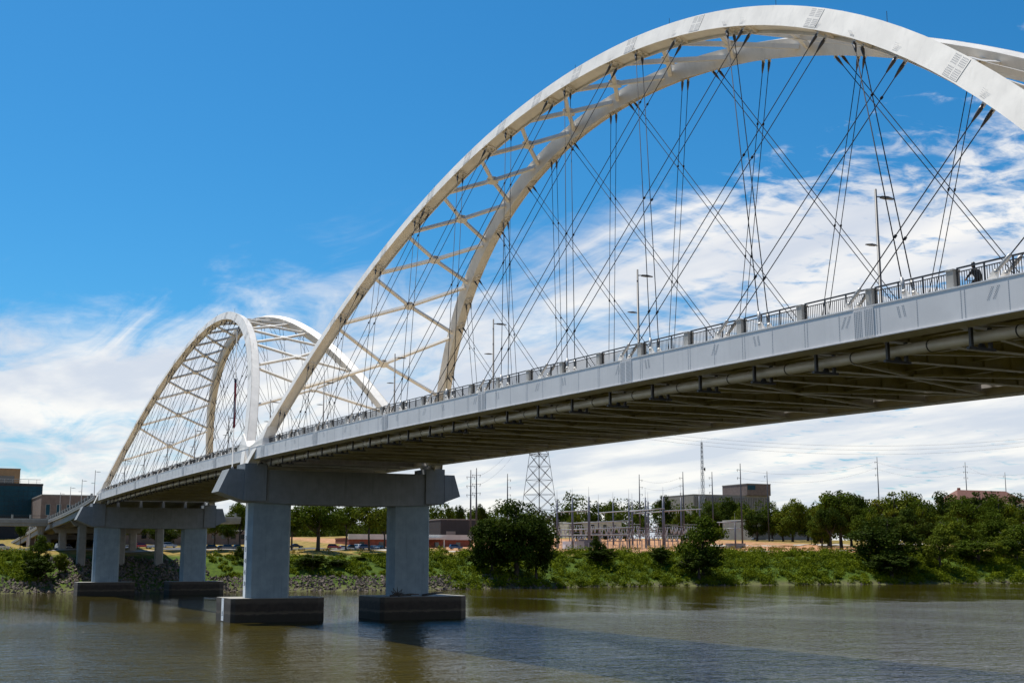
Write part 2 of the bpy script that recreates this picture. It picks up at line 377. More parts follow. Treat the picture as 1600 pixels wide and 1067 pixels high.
def build_span(xs, label, near):
    root = thing('arch_bridge_span', label, 'bridge', (xs+LSP/2, BW/2, 0), 0, 'arch spans of the bridge'); base = (xs+LSP/2, BW/2, 0)
    def P(name, mb, m, parent=root, smooth=False, kind=None): return part(name, mb, m, parent, smooth, base, kind)
    NG = 60
    gx = np.linspace(-1.6, LSP+1.6, NG)
    # --- tie girders
    for side in (0, 1):
        def girder_ring(x, y0, y1, z0, z1): return [(x, yy(side, y0), deck(x)+z0), (x, yy(side, y1), deck(x)+z0), (x, yy(side, y1), deck(x)+z1), (x, yy(side, y0), deck(x)+z1)]
        g = P('tie_girder', MB().loft([girder_ring(xs+x, 0, 1.3, -HG+.002, .17) for x in gx]), 'girder_paint')
        P('top_flange', MB().loft([girder_ring(xs+x, -.022, 1.322, .172, .235) for x in gx]), 'girder_paint', g)
        P('bottom_flange', MB().loft([girder_ring(xs+x, -.07, 1.37, -HG-.05, -HG) for x in gx]), 'under_steel', g)
        if side == 0:
            # bolt rows: pairs at every diaphragm, splice plates with bolt fields
            bm = MB(); zrow = np.linspace(-HG+.12, .02, 17)
            for k in range(-1, 52):
                X = k*S/2-2.12+S*.25
                if not 0 < X < LSP: continue
                for dx in (0, .22) if k % 2 == 0 else (0,):
                    hexbolts(bm, [(xs+X+dx, -.001, deck(xs+X)+z) for z in zrow], (0, -1, 0))
            for a, _ in A_X+B_X:
                for ddx in (-.12, .22):
                    for z in np.linspace(-.62, -.12, 7):
                        hexbolts(bm, [(xs+a+ddx+(z+.4)*(.55 if (a, _) in A_X else -.25), -.001, deck(xs+a)+z), (xs+a+ddx+.09+(z+.4)*(.55 if (a, _) in A_X else -.25), -.001, deck(xs+a)+z)], (0, -1, 0))
            P('bolt_rows', bm, 'bolt_steel', g, kind='stuff')
            for k in (1.3, 5.45, 9.6, 13.75, 17.9, 22.06):
                X = k*S-2.
                if X > LSP-3: continue
                sp = P('splice_plate', MB().loft([girder_ring(xs+X+q, -.03, .0-.004, -HG+.06, .11) for q in (-.72, .72)]), 'girder_paint', g)
                bm2 = MB()
                for i in range(10):
                    if i in (): continue
                    dx = -.62+i*.12+(.14 if i > 4 else 0)
                    hexbolts(bm2, [(xs+X+dx, -.031, deck(xs+X)+z) for z in np.linspace(-HG+.14, .03, 15)], (0, -1, 0), .024)
                P('splice_bolts', bm2, 'bolt_steel', g, kind='stuff')
    # --- ribs
    for side in (0, 1):
        XR = np.concatenate([np.linspace(-1.9, 12, 14), np.linspace(14, LSP-14, 56), np.linspace(LSP-12, LSP+1.9, 14)])
        fr = [rib_frame(xs, X, side) for X in XR]
        rings = []
        for p, t, n, b in fr: rings.append([p, p+b*RW, p+b*RW-n*(RH-.22), p-n*(RH-.22)])
        rb = P('arch_rib', MB().loft(rings), 'white_steel')
        for o0 in (0., RW-.07):   # side plates stand below the bottom plate
            P('rib_side_plate', MB().loft([[p+b*(o0-.012 if o0 == 0 else o0), p+b*(o0+.07+(.012 if o0 else 0)), p+b*(o0+.07+(.012 if o0 else 0))-n*RH, p+b*(o0-.012 if o0 == 0 else o0)-n*RH] for p, t, n, b in fr]), 'white_steel', rb)
        # recessed diaphragms and hanger lugs
        for fam in (A_X, B_X):
            for a, tX in fam:
                if not 1.5 < tX < LSP-1.5: continue
                p, t, n, b = rib_frame(xs, tX, side); m = MB()
                for dx in (-.55, .55):
                    q = p+t*dx; m.quadbox([q+b*.09-n*(RH-.23), q+t*.04+b*.09-n*(RH-.23), q+t*.04+b*(RW-.09)-n*(RH-.23), q+b*(RW-.09)-n*(RH-.23), q+b*.09-n*(RH-.03), q+t*.04+b*.09-n*(RH-.03), q+t*.04+b*(RW-.09)-n*(RH-.03), q+b*(RW-.09)-n*(RH-.03)])
                for o in (-.31, .31):
                    c = p+b*(RW/2+o)-n*(RH-.25); m.bar(c, c-n*.5, .05, .34, t)
                P('hanger_lug', m, 'white_steel', rb)
        if side == 0:
            for X in (18., 30., 41., 49.5, 57., 64.5, 72.3, 82.1, 92.7, 108.1, 122.):
                p, t, n, b = rib_frame(xs, X, side); o = -b
                ring = lambda q: [p+t*q+o*.014-n*.07, p+t*q+o*.035-n*.07, p+t*q+o*.035-n*(RH-.1), p+t*q+o*.014-n*(RH-.1)]
                P('splice_plate', MB().loft([ring(-.75), ring(.75)]), 'white_steel', rb)
                bm = MB()
                for q in list(np.arange(-.66, -.05, .125))+list(np.arange(.09, .70, .125)):
                    hexbolts(bm, [p+t*q+o*.036-n*h for h in np.linspace(.14, RH-.17, 11) if abs(h-.66) > .06], o, .026)
                P('splice_bolts', bm, 'bolt_steel', rb, kind='stuff')
            bm = MB()
            for fam in (A_X, B_X):
                for a, tX in fam:
                    if not 4 < tX < LSP-4: continue
                    p, t, n, b = rib_frame(xs, tX, side); dd = np.array([a-tX, 0, -(p[2]-deck(xs+a))]); dd /= np.linalg.norm(dd)
                    for q in (-.16, -.04, .1, .22):
                        hexbolts(bm, [p-b*.014-n*(RH-.12)-dd*h+t*q for h in np.linspace(0.02, .42, 5)], -b, .018)
            P('bolt_rows', bm, 'bolt_steel', rb, kind='stuff')
            for X in (LSP*.30, LSP*.41, LSP*.52, LSP*.64, LSP*.75, LSP*.84):
                p, t, n, b = rib_frame(xs, X, side); P('lightning_rod', MB().tube([p+b*.4, p+b*.4+np.array((0, 0, .75))], .018, 5), 'dark_metal', rb)
        # knuckles where rib and tie meet
        for end in (0, 1):
            f = (lambda X: xs+X) if end == 0 else (lambda X: xs+LSP-X)
            pr = rib_frame(xs, 7.2 if end == 0 else LSP-7.2, side)[0]
            poly = [(f(-1.85), deck(f(-1.85))-HG-.02), (f(3.6), deck(f(3.6))-HG-.02), (f(4.6), deck(f(4.6))+.24), (f(4.1), deck(f(4.1))+1.2), (f(4.5), deck(f(4.5))+2.7), (f(1.2), deck(f(1.2))+1.35), (f(-.4), deck(f(-.4))+.62), (f(-1.85), deck(f(-1.85))+.45)]
            if end: poly = poly[::-1]
            kb = MB(); ya = [(.02+KL*max(0, z-deck(x)-.3)*.97) for x, z in poly]
            kb.loft([[(x, yy(side, a-.035), z) for (x, z), a in zip(poly, ya)], [(x, yy(side, a+1.33), z) for (x, z), a in zip(poly, ya)]])
            P('knuckle', kb, 'white_steel')
    # --- X braces between the ribs
    nodes = [XC[0]-S*.92]+[(XC[i]+XC[i+1])/2 for i in range(len(XC)-1)]+[XC[-1]+S*.92]
    for i, xc in enumerate(XC):
        xa, xb = nodes[i]+.42, nodes[i+1]-.42
        def node(X, side):
            p, t, n, b = rib_frame(xs, X, side); return p+b*(RW-.05)-n*RH*.5, n
        (a0, n0), (a1, n1), (b0, _), (b1, _) = node(xa, 0), node(xb, 0), node(xa, 1), node(xb, 1)
        c = (a0+b1+a1+b0)/4; mid = np.array([c[0], BW/2, c[2]]); up = (n0+n1)/2; up[1] = 0; up /= np.linalg.norm(up)
        br = None
        for k, (q0, q1) in enumerate(((a0, b1), (a1, b0))):
            m = MB(); m.bar(q0, mid+(q0-mid)*.02, .34, .36, up); m.bar(mid+(q1-mid)*.02, q1, .34, .36, up)
            if br is None:
                br = thing('cross_brace', '', ''); del br['label'], br['category']; br.parent = root; br.location = tuple(mid-np.array(base))
            mm = m; mm.v = [(x-mid[0], y-mid[1], z-mid[2]) for x, y, z in mm.v]; place('brace_arm', mm.mesh('brace_arm'), 'white_steel', br)
        gm = MB(); tx = np.array([1., 0, 0]); tdir = np.cross((0, 1., 0), up); tdir /= np.linalg.norm(tdir)
        for sgn in (-1, 1):
            o = up*sgn*.2; hx, hy = .5, .62
            P8 = [(-hx, -hy*.35), (-hx*.35, -hy), (hx*.35, -hy), (hx, -hy*.35), (hx, hy*.35), (hx*.35, hy), (-hx*.35, hy), (-hx, hy*.35)]
            gm.loft([[tdir*i+np.array((0, j, 0))+o for i, j in P8], [tdir*i+np.array((0, j, 0))+o+up*sgn*.03 for i, j in P8]])
        place('gusset_plate', gm.mesh('gusset_plate'), 'white_steel', br)
    # --- hangers: two cables each
    for side in (0, 1):
        for fi, fam in enumerate((A_X, B_X)):
            for a, tX in fam:
                if not (1.5 < tX < LSP-1.5 and .8 < a < LSP-.8): continue
                p, t, n, b = rib_frame(xs, tX, side)
                for o in (-.31, .31):
                    top = p+b*(RW/2+o)-n*(RH+.12); bot = np.array([xs+a, yy(side, .65+o), deck(xs+a)+.55]); d = top-bot; ln = np.linalg.norm(d); d /= ln
                    bl = np.array(base); mid = (top+bot)/2
                    cb = MB().tube([bot+d*.9-mid, top-d*.85-mid], .031 if near else .034, 6)
                    h = place('hanger_cable', cb.mesh('hanger_cable', True), 'cable', root, tuple(mid-bl))
                    su = place('upper_socket', socket_mesh('up'), None, h); orient(su, tuple(top-mid), tuple(d))
                    so = place('lower_socket', socket_mesh('low'), None, h); orient(so, tuple(bot-mid), tuple(d))
                    lug = MB(); foot = np.array([xs+a, yy(side, .65+o), deck(xs+a)+.236]); f2 = foot-d*np.array((1.2, 0, 0))*.3
                    w0 = .33; lug.prism([(0, 0)]*0 or [(f2[0]-w0, foot[2]), (f2[0]+w0, foot[2]), (bot[0]+.2, bot[2]+.05), (bot[0]+.08, bot[2]+.2), (bot[0]-.12, bot[2]+.18)], 1, foot[1]-.03, foot[1]+.03)
                    lug.v = [(x-mid[0], y-mid[1], z-mid[2]) for x, y, z in lug.v]; place('anchor_lug', lug.mesh('anchor_lug'), 'white_steel', h)
                    # clamps where the two families cross
                    if fi == 0:
                        for a2, t2 in B_X:
                            den = (tX-a)-(t2-a2)
                            if abs(den) < 1e-6: continue
                            p2 = rib_frame(xs, t2, side)[0]
                            s1 = (xs+a, deck(xs+a)); e1 = (top[0], top[2]); s2 = (xs+a2, deck(xs+a2)); e2 = (p2[0], p2[2]-RH)
                            r1 = (e1[0]-s1[0], e1[1]-s1[1]); r2 = (e2[0]-s2[0], e2[1]-s2[1]); cr = r1[0]*r2[1]-r1[1]*r2[0]
                            if abs(cr) < 1e-6: continue
                            q = ((s2[0]-s1[0])*r2[1]-(s2[1]-s1[1])*r2[0])/cr
                            if .06 < q < .94:
                                cl = place('cable_clamp', socket_mesh('clamp'), None, h); orient(cl, tuple(bot+d*ln*q-mid), tuple(d))
    # --- deck, floor beams, stringers, laterals
    dk = MB().loft([[(xs+x, 1.42, deck(xs+x)-.32), (xs+x, BW-1.42, deck(xs+x)-.32), (xs+x, BW-1.42, deck(xs+x)+.02), (xs+x, BW/2, deck(xs+x)+.26), (xs+x, 1.42, deck(xs+x)+.02)] for x in gx])
    P('deck_slab', dk, 'deck_concrete')
    posts = [k*S-2.12 for k in range(1, 26)]
    for X in posts:
        x = xs+X; z = deck(x); m = MB()
        m.box(x-.02, x+.02, 1.39, BW-1.39, z-HG+.08, z-.33); 
        fl = P('floor_beam', m, 'under_steel'); P('beam_flange', MB().box(x-.28, x+.28, 1.39, BW-1.39, z-HG+.03, z-HG+.078), 'under_steel', fl)
        st = MB()
        for y in np.arange(3.2, BW-2, 2.15): st.box(x-.16, x+.16, y-.012, y+.012, z-HG+.081, z-.335)
        P('stiffeners', st, 'under_steel', fl, kind='stuff')
    for y in np.linspace(4.2, BW-4.2, 5):
        m = MB()
        for i in range(len(posts)-1):
            x0, x1 = xs+posts[i]+.022, xs+posts[i+1]-.022
            m.quadbox([(x0, y-.015, deck(x0)-.92), (x1, y-.015, deck(x1)-.92), (x1, y+.015, deck(x1)-.92), (x0, y+.015, deck(x0)-.92), (x0, y-.015, deck(x0)-.33), (x1, y-.015, deck(x1)-.33), (x1, y+.015, deck(x1)-.33), (x0, y+.015, deck(x0)-.33)])
            m.quadbox([(x0, y-.15, deck(x0)-.95), (x1, y-.15, deck(x1)-.95), (x1, y+.15, deck(x1)-.95), (x0, y+.15, deck(x0)-.95), (x0, y-.15, deck(x0)-.922), (x1, y-.15, deck(x1)-.922), (x1, y+.15, deck(x1)-.922), (x0, y+.15, deck(x0)-.922)])
        P('stringer', m, 'under_steel')
    for i in range(len(posts)-1):
        x0, x1 = xs+posts[i], xs+posts[i+1]; a, b = (x0, x1) if i % 2 == 0 else (x1, x0)
        sa, sb = (.3, -.3) if i % 2 == 0 else (-.3, .3)
        for y0, y1 in ((1.5, BW/2-.3), (BW-1.5, BW/2+.3)):
            P('lateral_brace', MB().bar((a+sa, y0, deck(a)-HG+.12), (b+sb, y1, deck(b)-HG+.12), .26, .14), 'under_steel')
        P('knee_brace', MB().bar(((x0+x1)/2-.6, 1.42, deck(x0)-HG+.2), ((x0+x1)/2+1.0, 3.5, deck(x0)-1.0), .2, .1), 'under_steel')
    # --- pipe on brackets under the near girder
    pipe = P('drain_pipe', MB().tube([(xs+x, 2.15, deck(xs+x)-1.82) for x in np.linspace(0, LSP, 50)], .29, 14), 'pipe', smooth=True)
    for X in posts:
        x = xs+X+.35; z = deck(x); m = MB()
        m.box(x-.07, x+.07, 1.44, 1.60, z-2.30, z-HG-.052); m.box(x-.07, x+.07, 2.62, 2.78, z-2.30, z-HG+.02); m.box(x-.09, x+.09, 1.30, 2.95, z-2.42, z-2.302); m.tube([(x, 2.15, z-2.30), (x, 2.15, z-2.12)], [.2, .12], 8)
        P('pipe_bracket', m, 'dark_metal', pipe)
        m = MB(); x = x+S*.42; z = deck(x); m.tube([(x-.04, 2.15, z-1.82), (x+.04, 2.15, z-1.82)], .31, 14); P('pipe_collar', m, 'dark_metal', pipe)
    # --- near railing, pilasters, inner barrier
    ry = .98
    for i, X in enumerate(posts):
        x = xs+X; z = deck(x)+.236
        pl = P('pilaster', MB().box(x-.22, x+.22, ry-.2, ry+.2, z, z+.98), 'pilaster_concrete')
        P('pilaster_cap', MB().box(x-.25, x+.25, ry-.23, ry+.23, z+.981, z+1.05), 'pilaster_concrete', pl)
        if i+1 < len(posts):
            x0, x1 = x+.26, xs+posts[i+1]-.26; m = MB(); n = 3
            zz = lambda q: deck(q)+.236
            for h, th in ((1.08, .075), (.90, .04), (.07, .04)): m.bar((x0, ry, zz(x0)+h), (x1, ry, zz(x1)+h), .06, th)
            for k in range(n+1):
                q = x0+(x1-x0)*k/n; q = min(max(q, x0+.03), x1-.03); m.box(q-.032, q+.032, ry-.032, ry+.032, zz(q), zz(q)+1.05)
            rl = P('railing', m, 'rail_black'); m = MB(); nb = 33
            for k in range(1, nb):
                q = x0+(x1-x0)*k/nb; m.box(q-.013, q+.013, ry-.013, ry+.013, zz(q)+.09, zz(q)+.885)
            P('balusters', m, 'rail_black', rl, kind='stuff')
    P('traffic_barrier', MB().loft([[(xs+x, 4.5, deck(xs+x)+.05), (xs+x, 4.95, deck(xs+x)+.05), (xs+x, 4.8, deck(xs+x)+.85), (xs+x, 4.62, deck(xs+x)+.85)] for x in gx]), 'pilaster_concrete')
    return root
build_span(2.0, 'large white steel tied-arch span nearest the camera, with crossing hanger cables', True)
build_span(-2.0-LSP, 'smaller looking second white arch span beyond the middle pier, reaching the far bank', False)

# --- lamps along the deck
def lamp_mesh():
    pole = MB().tube([(0, 0, 0), (0, 0, .35), (0, 0, .36), (0, 0, 7.55)], [.13, .13, .10, .065], 8)
    up = MB().bar((0, 0, 7.12), (0, .35, 7.16), .06, .06); up.loft([[(-.10, .35, 7.10), (.10, .35, 7.10), (.10, .35, 7.20), (-.10, .35, 7.20)], [(-.17, .75, 7.10), (.17, .75, 7.10), (.15, .75, 7.21), (-.15, .75, 7.21)], [(-.08, 1.25, 7.11), (.08, 1.25, 7.11), (.07, 1.25, 7.16), (-.07, 1.25, 7.16)]])
    lo = MB().bar((0, 0, 4.4), (0, -.2, 4.42), .05, .05); lo.loft([[(-.08, -.2, 4.37), (.08, -.2, 4.37), (.08, -.2, 4.45), (-.08, -.2, 4.45)], [(-.13, -.5, 4.37), (.13, -.5, 4.37), (.11, -.5, 4.46), (-.11, -.5, 4.46)], [(-.06, -.85, 4.38), (.06, -.85, 4.38), (.05, -.85, 4.42), (-.05, -.85, 4.42)]])
    return pole.mesh('pole', True), up.mesh('road_luminaire'), lo.mesh('path_luminaire')
LAMP = lamp_mesh()
stn = [21.45, 16.95, 12.5, 8.0, 3.5, -1.0, -5.5, -10., -14.5, -19., -23.5]
for i, s_ in enumerate(stn):
    x = s_*S; lab = ('nearest grey lamp post on the bridge, far right of the railing' if i == 0 else '%s grey lamp post on the bridge counted from the right' % ORD[i] if i < 5 else '%s grey lamp post on the far span counted from the middle pier' % (['first']+ORD[1:])[i-5])
    t = thing('street_lamp', lab, 'street lamp', (x, 4.2, deck(x)+.02), 0, 'lamps along the bridge deck')
    for nm, me in zip(('pole', 'road_luminaire', 'path_luminaire'), LAMP): place(nm, me, 'pole_grey', t)

# ------------------------------------------------------------------ piers
def text_mesh(s, size):
    cu = bpy.data.curves.new('digits', 'FONT'); cu.body = s; cu.size = size; cu.align_x = 'CENTER'; cu.align_y = 'CENTER'; cu.extrude = .004
    o = bpy.data.objects.new('digits', cu); COL.objects.link(o); bpy.context.view_layer.update()
    me = bpy.data.meshes.new_from_object(o.evaluated_get(bpy.context.evaluated_depsgraph_get())); bpy.data.objects.remove(o); me.materials.clear(); return me
def column_poly(y0, y1, grow=0.):
    hx, c, d = 1.6+grow, .97, .47; y0 -= grow; y1 += grow
    return [(-hx+c, y0), (hx-c, y0), (hx, y0+d), (hx, y1-d), (hx-c, y1), (-hx+c, y1), (-hx, y1-d), (-hx, y0+d)]
def build_pier(x, label, foots, gauge):
    t = thing('bridge_pier', label, 'bridge pier', (x, 13, 0), 0, 'river piers of the bridge'); base = (x, 13, 0)
    zt = deck(x)-HG-.05
    for (y0, y1), (fx0, fx1, fy0, fy1) in zip(((0, 5.8), (19.9, 25.75)), foots):
        cm = MB(); zl = [2.9, 6.1, 9.3, 12.5, 15.6]
        for za, zb in zip(zl[:-1], zl[1:]): cm.prism([(x+a, b) for a, b in column_poly(y0, y1)], 2, za+.02, zb-.02)
        cm.prism([(x+a, b) for a, b in column_poly(y0, y1, -.035)], 2, 2.9, 15.58); c = part('column', cm, 'concrete', t, base=base)
        q = .5; f = part('footing', MB().prism([(x+fx0+q, fy0), (x+fx1-q, fy0), (x+fx1, fy0+q), (x+fx1, fy1-1.2), (x+fx1-1.2, fy1), (x+fx0+q, fy1), (x+fx0, fy1-q), (x+fx0, fy0+q)], 2, -5, 3.0), 'footing_concrete', t, base=base)
        part('footing_cap', MB().prism([(x+fx0+q, fy0+.02), (x+fx1-q, fy0+.02), (x+fx1-.02, fy0+q), (x+fx1-.02, fy1-1.2), (x+fx1-1.2, fy1-.02), (x+fx0+q, fy1-.02), (x+fx0+.02, fy1-q), (x+fx0+.02, fy0+q)], 2, 3.002, 3.06), 'concrete_tan', f, base=base)
    prof = [(-3.0, zt-1.3), (-4.35, 16.75-Z0+zt+HG+.05), (-.6, 15.5), (5.3, 15.25), (19.9, 15.25), (26.4, 15.5), (29.9, 16.75-Z0+zt+HG+.05), (29.0, zt-1.3)]
    cp = part('cap_beam', MB().prism(prof, 0, x-2.0, x+2.0), 'cap_concrete', t, base=base)
    for y0, y1 in ((-1.0, 2.0), (24.6, 27.4)):
        m = MB(); m.loft([[(x+sx*2.25, y, z) for sx, y in ((-1, y0), (1, y0), (1, y1), (-1, y1))] for z in (15.62, zt-.55)]); bl = part('bearing_block', m, 'cap_concrete', t, base=base)
        for dx in (-1.25, 1.25):
            part('bearing', MB().box(x+dx-.45, x+dx+.45, (y0+y1)/2-.45, (y0+y1)/2+.45, zt-.548, zt-.03), 'under_steel', bl, base=base)
        part('drip_strip', MB().box(x+2.251, x+2.27, y1-.06, y1, 15.7, zt-.6), 'dark_metal', bl, base=base)
    if gauge:
        gb = part('gauge_board', MB().box(x-.60, x+.60, -.03, -.004, 3.07, 15.35), 'white_paint', t, base=base)
        for n_, py in ((30, 840), (35, 858), (40, 876), (45, 894), (50, 912)):
            # height of each mark on the board
            d = raydir(389, py); k = (-.03-CAM[1])/d[1]; z = (CAM+k*d)[2]
            o = place('numeral', text_mesh(str(n_), .78), 'black_paint', gb, (0, -13-.036, z)); o.rotation_euler = (math.pi/2, 0, 0); o.location = (x-base[0]+.1, -.038-13, z)
        ff = foots[0]
        g2 = part('footing_gauge', MB().box(x+(ff[0]+ff[1])/2-.9, x+(ff[0]+ff[1])/2+.35, ff[2]-.03, ff[2]-.004, .1, 3.0), 'white_paint', t, base=base)
        o = place('numeral', text_mesh('55', .78), 'black_paint', g2); o.rotation_euler = (math.pi/2, 0, 0); o.location = ((ff[0]+ff[1])/2-.2, ff[2]-.038-13, 1.0)
    return t
build_pier(0, 'middle concrete river pier with white clearance gauge on its left column', [(-6.6, 2.4, -2.2, 10.5), (-5.4, 4.2, 17.5, 30.4)], True)
build_pier(-140.5, 'far concrete river pier standing at the rocky far bank', [(-4.0, 3.4, -3.4, 9.3), (-4.0, 3.4, 17., 29.8)], False)

# flagpole on the cap end
fp = thing('flagpole', 'thin grey flagpole standing on the left end of the middle pier cap', 'flagpole', (1.0, -2.4, 19.75))
place('pole', MB().tube([(0, 0, 0), (0, 0, .3), (0, 0, .3), (0, 0, 18.5)], [.16, .16, .085, .045], 8).mesh('pole', True), 'galvanised', fp)
place('finial', MB().tube([(0, 0, 18.5), (0, 0, 18.6), (0, 0, 18.75), (0, 0, 18.8)], [.03, .1, .1, .02], 8).mesh('finial', True), 'galvanised', fp)
fl = thing('flag', 'limp dark red and navy striped flag hanging down the flagpole', 'flag', (1.0, -2.4, 25.6))
def drape(z0, z1, a0, a1, nseg=14):
    m = MB(); zs = np.linspace(z0, z1, nseg)
    for k, z in enumerate(zs):
        amp = .62*(1-.35*(z/6.2))
        for j in range(9):
            q = a0+(a1-a0)*j/8; m.v.append((.07+amp*q*(.75+.1*math.sin(z*1.3)), .16*math.sin(q*13+z*.7)-.08*q, float(z)-.55*q))
    for k in range(nseg-1):
        for j in range(8): i = k*9+j; m.f.append((i, i+1, i+10, i+9))
    return m
place('canton', drape(3.6, 6.2, 0, .75).mesh('canton', True), 'flag_navy', fl)
for k in range(7):
    place('stripe', drape(0., 3.59, k/7+.002, (k+1)/7-.002).mesh('stripe', True), 'flag_red' if k % 2 == 0 else 'flag_white', fl)
place('fly_stripes', drape(3.6, 6.0, .752, 1.0).mesh('fly_stripes', True), 'flag_red', fl)

# ------------------------------------------------------------------ approach viaduct beyond the far pier
ap_x, ap_z = [-142.6, -162, -187, -201, -231, -262, -300, -360], [22.3, 21.3, 20.5, 20.1, 19.5, 18.6, 17.0, 14.6]
def adeck(x): return float(np.interp(-x, [-q for q in ap_x], ap_z))
va = thing('approach_viaduct', 'pale concrete approach viaduct sloping down behind the far pier', 'viaduct', (-142.6, 13, 11)); vb = (-142.6, 13, 11)
axs = list(np.linspace(-142.6, -360, 30))
part('deck_slab', MB().loft([[(x, -.3, adeck(x)-.55), (x, BW-.2, adeck(x)-.55), (x, BW-.2, adeck(x)), (x, -.3, adeck(x))] for x in axs]), 'concrete_tan', va, base=vb)
for y in (.35, 5.4, 10.6, 15.8, 21., 25.6):
    part('girder', MB().loft([[(x, y-.35, adeck(x)-2.2), (x, y+.35, adeck(x)-2.2), (x, y+.2, adeck(x)-.552), (x, y-.2, adeck(x)-.552)] for x in axs]), 'concrete_tan', va, base=vb)
for y0, y1 in ((-.32, .0), (BW-.5, BW-.18)):
    part('kerb', MB().loft([[(x, y0, adeck(x)+.002), (x, y1, adeck(x)+.002), (x, y1, adeck(x)+.35), (x, y0, adeck(x)+.35)] for x in axs]), 'pilaster_concrete', va, base=vb)
px_ = list(np.arange(-147, -300, -5.46))
for i, x in enumerate(px_):
    part('pilaster', MB().box(x-.25, x+.25, -.38, .08, adeck(x)+.3, adeck(x)+1.42), 'pilaster_concrete', va, base=vb)
    if i+1 < len(px_):
        x2 = px_[i+1]; m = MB()
        for h in (1.3, 1.1, .5): m.bar((x-.3, -.15, adeck(x-.3)+h), (x2+.3, -.15, adeck(x2+.3)+h), .06, .06)
        for k in range(1, 30):
            q = x-.3+(x2+.6-x)*k/30; m.box(q-.012, q+.012, -.162, -.138, adeck(q)+.5, adeck(q)+1.1)
        part('railing', m, 'rail_black', va, base=vb)
for x in (-186, -228, -268):
    part('bent_cap', MB().prism([(.0, adeck(x)-2.21), (BW-.3, adeck(x)-2.21), (BW-1.5, adeck(x)-3.7), (1.2, adeck(x)-3.7)], 0, x-.8, x+.8), 'concrete_tan', va, base=vb)
    for y in (3.2, 13.2, 23.2):
        m = MB().prism([(x-.75+a*1.5, y-1.1+b*2.2) for a, b in ((.2, 0), (.8, 0), (1, .15), (1, .85), (.8, 1), (.2, 1), (0, .85), (0, .15))], 2, ground(x, y)-1.2, adeck(x)-3.65); part('column', m, 'concrete_tan', va, base=vb)
for k, s_ in enumerate((-28., -32.2, -36.4, -40.6)):
    x = s_*S; t = thing('street_lamp', '%s grey lamp post on the approach viaduct left of the far pier' % ('first', 'second', 'third', 'fourth')[k], 'street lamp', (x, 1.2, adeck(x)+.05), 0, 'lamps along the approach viaduct')
    for nm, me in zip(('pole', 'road_luminaire', 'path_luminaire'), LAMP): place(nm, me, 'pole_grey', t)
def ramp(label, p0, p1, ztop, w_, zsof, cols):
    t = thing('ramp', label, 'ramp', (p0[0], p0[1], ztop)); b_ = (p0[0], p0[1], ztop); d = np.array(p1, float)-np.array(p0, float); L_ = np.linalg.norm(d); d /= L_; n = np.array([-d[1], d[0]])
    if n[0] < 0: n = -n
    def bb(o0, o1, z0, z1, a=0., b=1.):
        A = np.array(p0)+d*L_*a; B = np.array(p0)+d*L_*b
        P4 = [A+n*o0, B+n*o0, B+n*o1, A+n*o1]; return MB().quadbox([(q[0], q[1], z0) for q in P4]+[(q[0], q[1], z1) for q in P4])
    part('deck_slab', bb(-w_/2, w_/2, ztop-.9, ztop), 'concrete_tan', t, base=b_); part('girder', bb(-w_/2+.8, w_/2-.25, zsof, ztop-.902), 'concrete_tan', t, base=b_)
    part('kerb', bb(w_/2-.3, w_/2+.02, ztop+.002, ztop+.4), 'pilaster_concrete', t, base=b_)
    k = 0
    while k*4.9 < L_:
        q = np.array(p0)+d*k*4.9+n*(w_/2-.15); part('pilaster', MB().box(q[0]-.25, q[0]+.25, q[1]-.25, q[1]+.25, ztop+.4, ztop+1.5), 'pilaster_concrete', t, base=b_); k += 1
    m = MB()
    for h in (1.35, 1.1, .55):
        A = np.array(p0)+n*(w_/2-.15); B = np.array(p1)+n*(w_/2-.15); m.bar((A[0], A[1], ztop+h), (B[0], B[1], ztop+h), .06, .06)
    part('railing', m, 'rail_black', t, base=b_)
    for f in cols:
        q = np.array(p0)+d*L_*f; g = ground(q[0], q[1]); part('column', MB().tube([(q[0], q[1], g-1), (q[0], q[1], zsof-1.6), (q[0], q[1], zsof)], [.85, .85, 1.5], 14), 'concrete_tan', t, smooth=False, base=b_)
    return t
ramp('flat concrete ramp joining the approach viaduct at the left edge', (-231, -1.0), (-233, -46), 19.5, 7, 17.8, (.035, .4, .75))
zr = float(on_x(362, 803, -212)[2]); ramp('short pale concrete ramp end seen right of the far pier', (-212, 27.5), (-222, 52), zr-1.0, 7, zr-2.6, (.5,))

# ------------------------------------------------------------------ vegetation
def leaf_cloud(seed, clumps, leaves, leaf):
    """clumps: list of (centre, radius); leaves are small bent faces spread through the clumps"""
    r = np.random.default_rng(seed); V = []; wts = np.array([c[1]**2 for c in clumps]); cnt = np.maximum(6, (wts/wts.sum()*leaves).astype(int))
    for (c, rad), n in zip(clumps, cnt):
        d = r.normal(size=(n, 3)); d /= np.linalg.norm(d, axis=1)[:, None]; q = r.random(n)**.45
        P = np.array(c)+d*(rad*q)[:, None]*np.array((1, 1, .82))
        nr = d+r.normal(size=(n, 3))*.75+np.array((0, 0, .35)); nr /= np.linalg.norm(nr, axis=1)[:, None]
        a = np.cross(nr, r.normal(size=(n, 3))); a /= np.linalg.norm(a, axis=1)[:, None]; b = np.cross(nr, a)
        sz = leaf*(.55+.9*r.random(n))[:, None]; k = .7*sz
        V.append(np.stack([P-a*sz, P-b*k*.8+nr*sz*.12, P+a*sz, P+b*k], 1))
    V = np.concatenate(V).reshape(-1, 3); return V
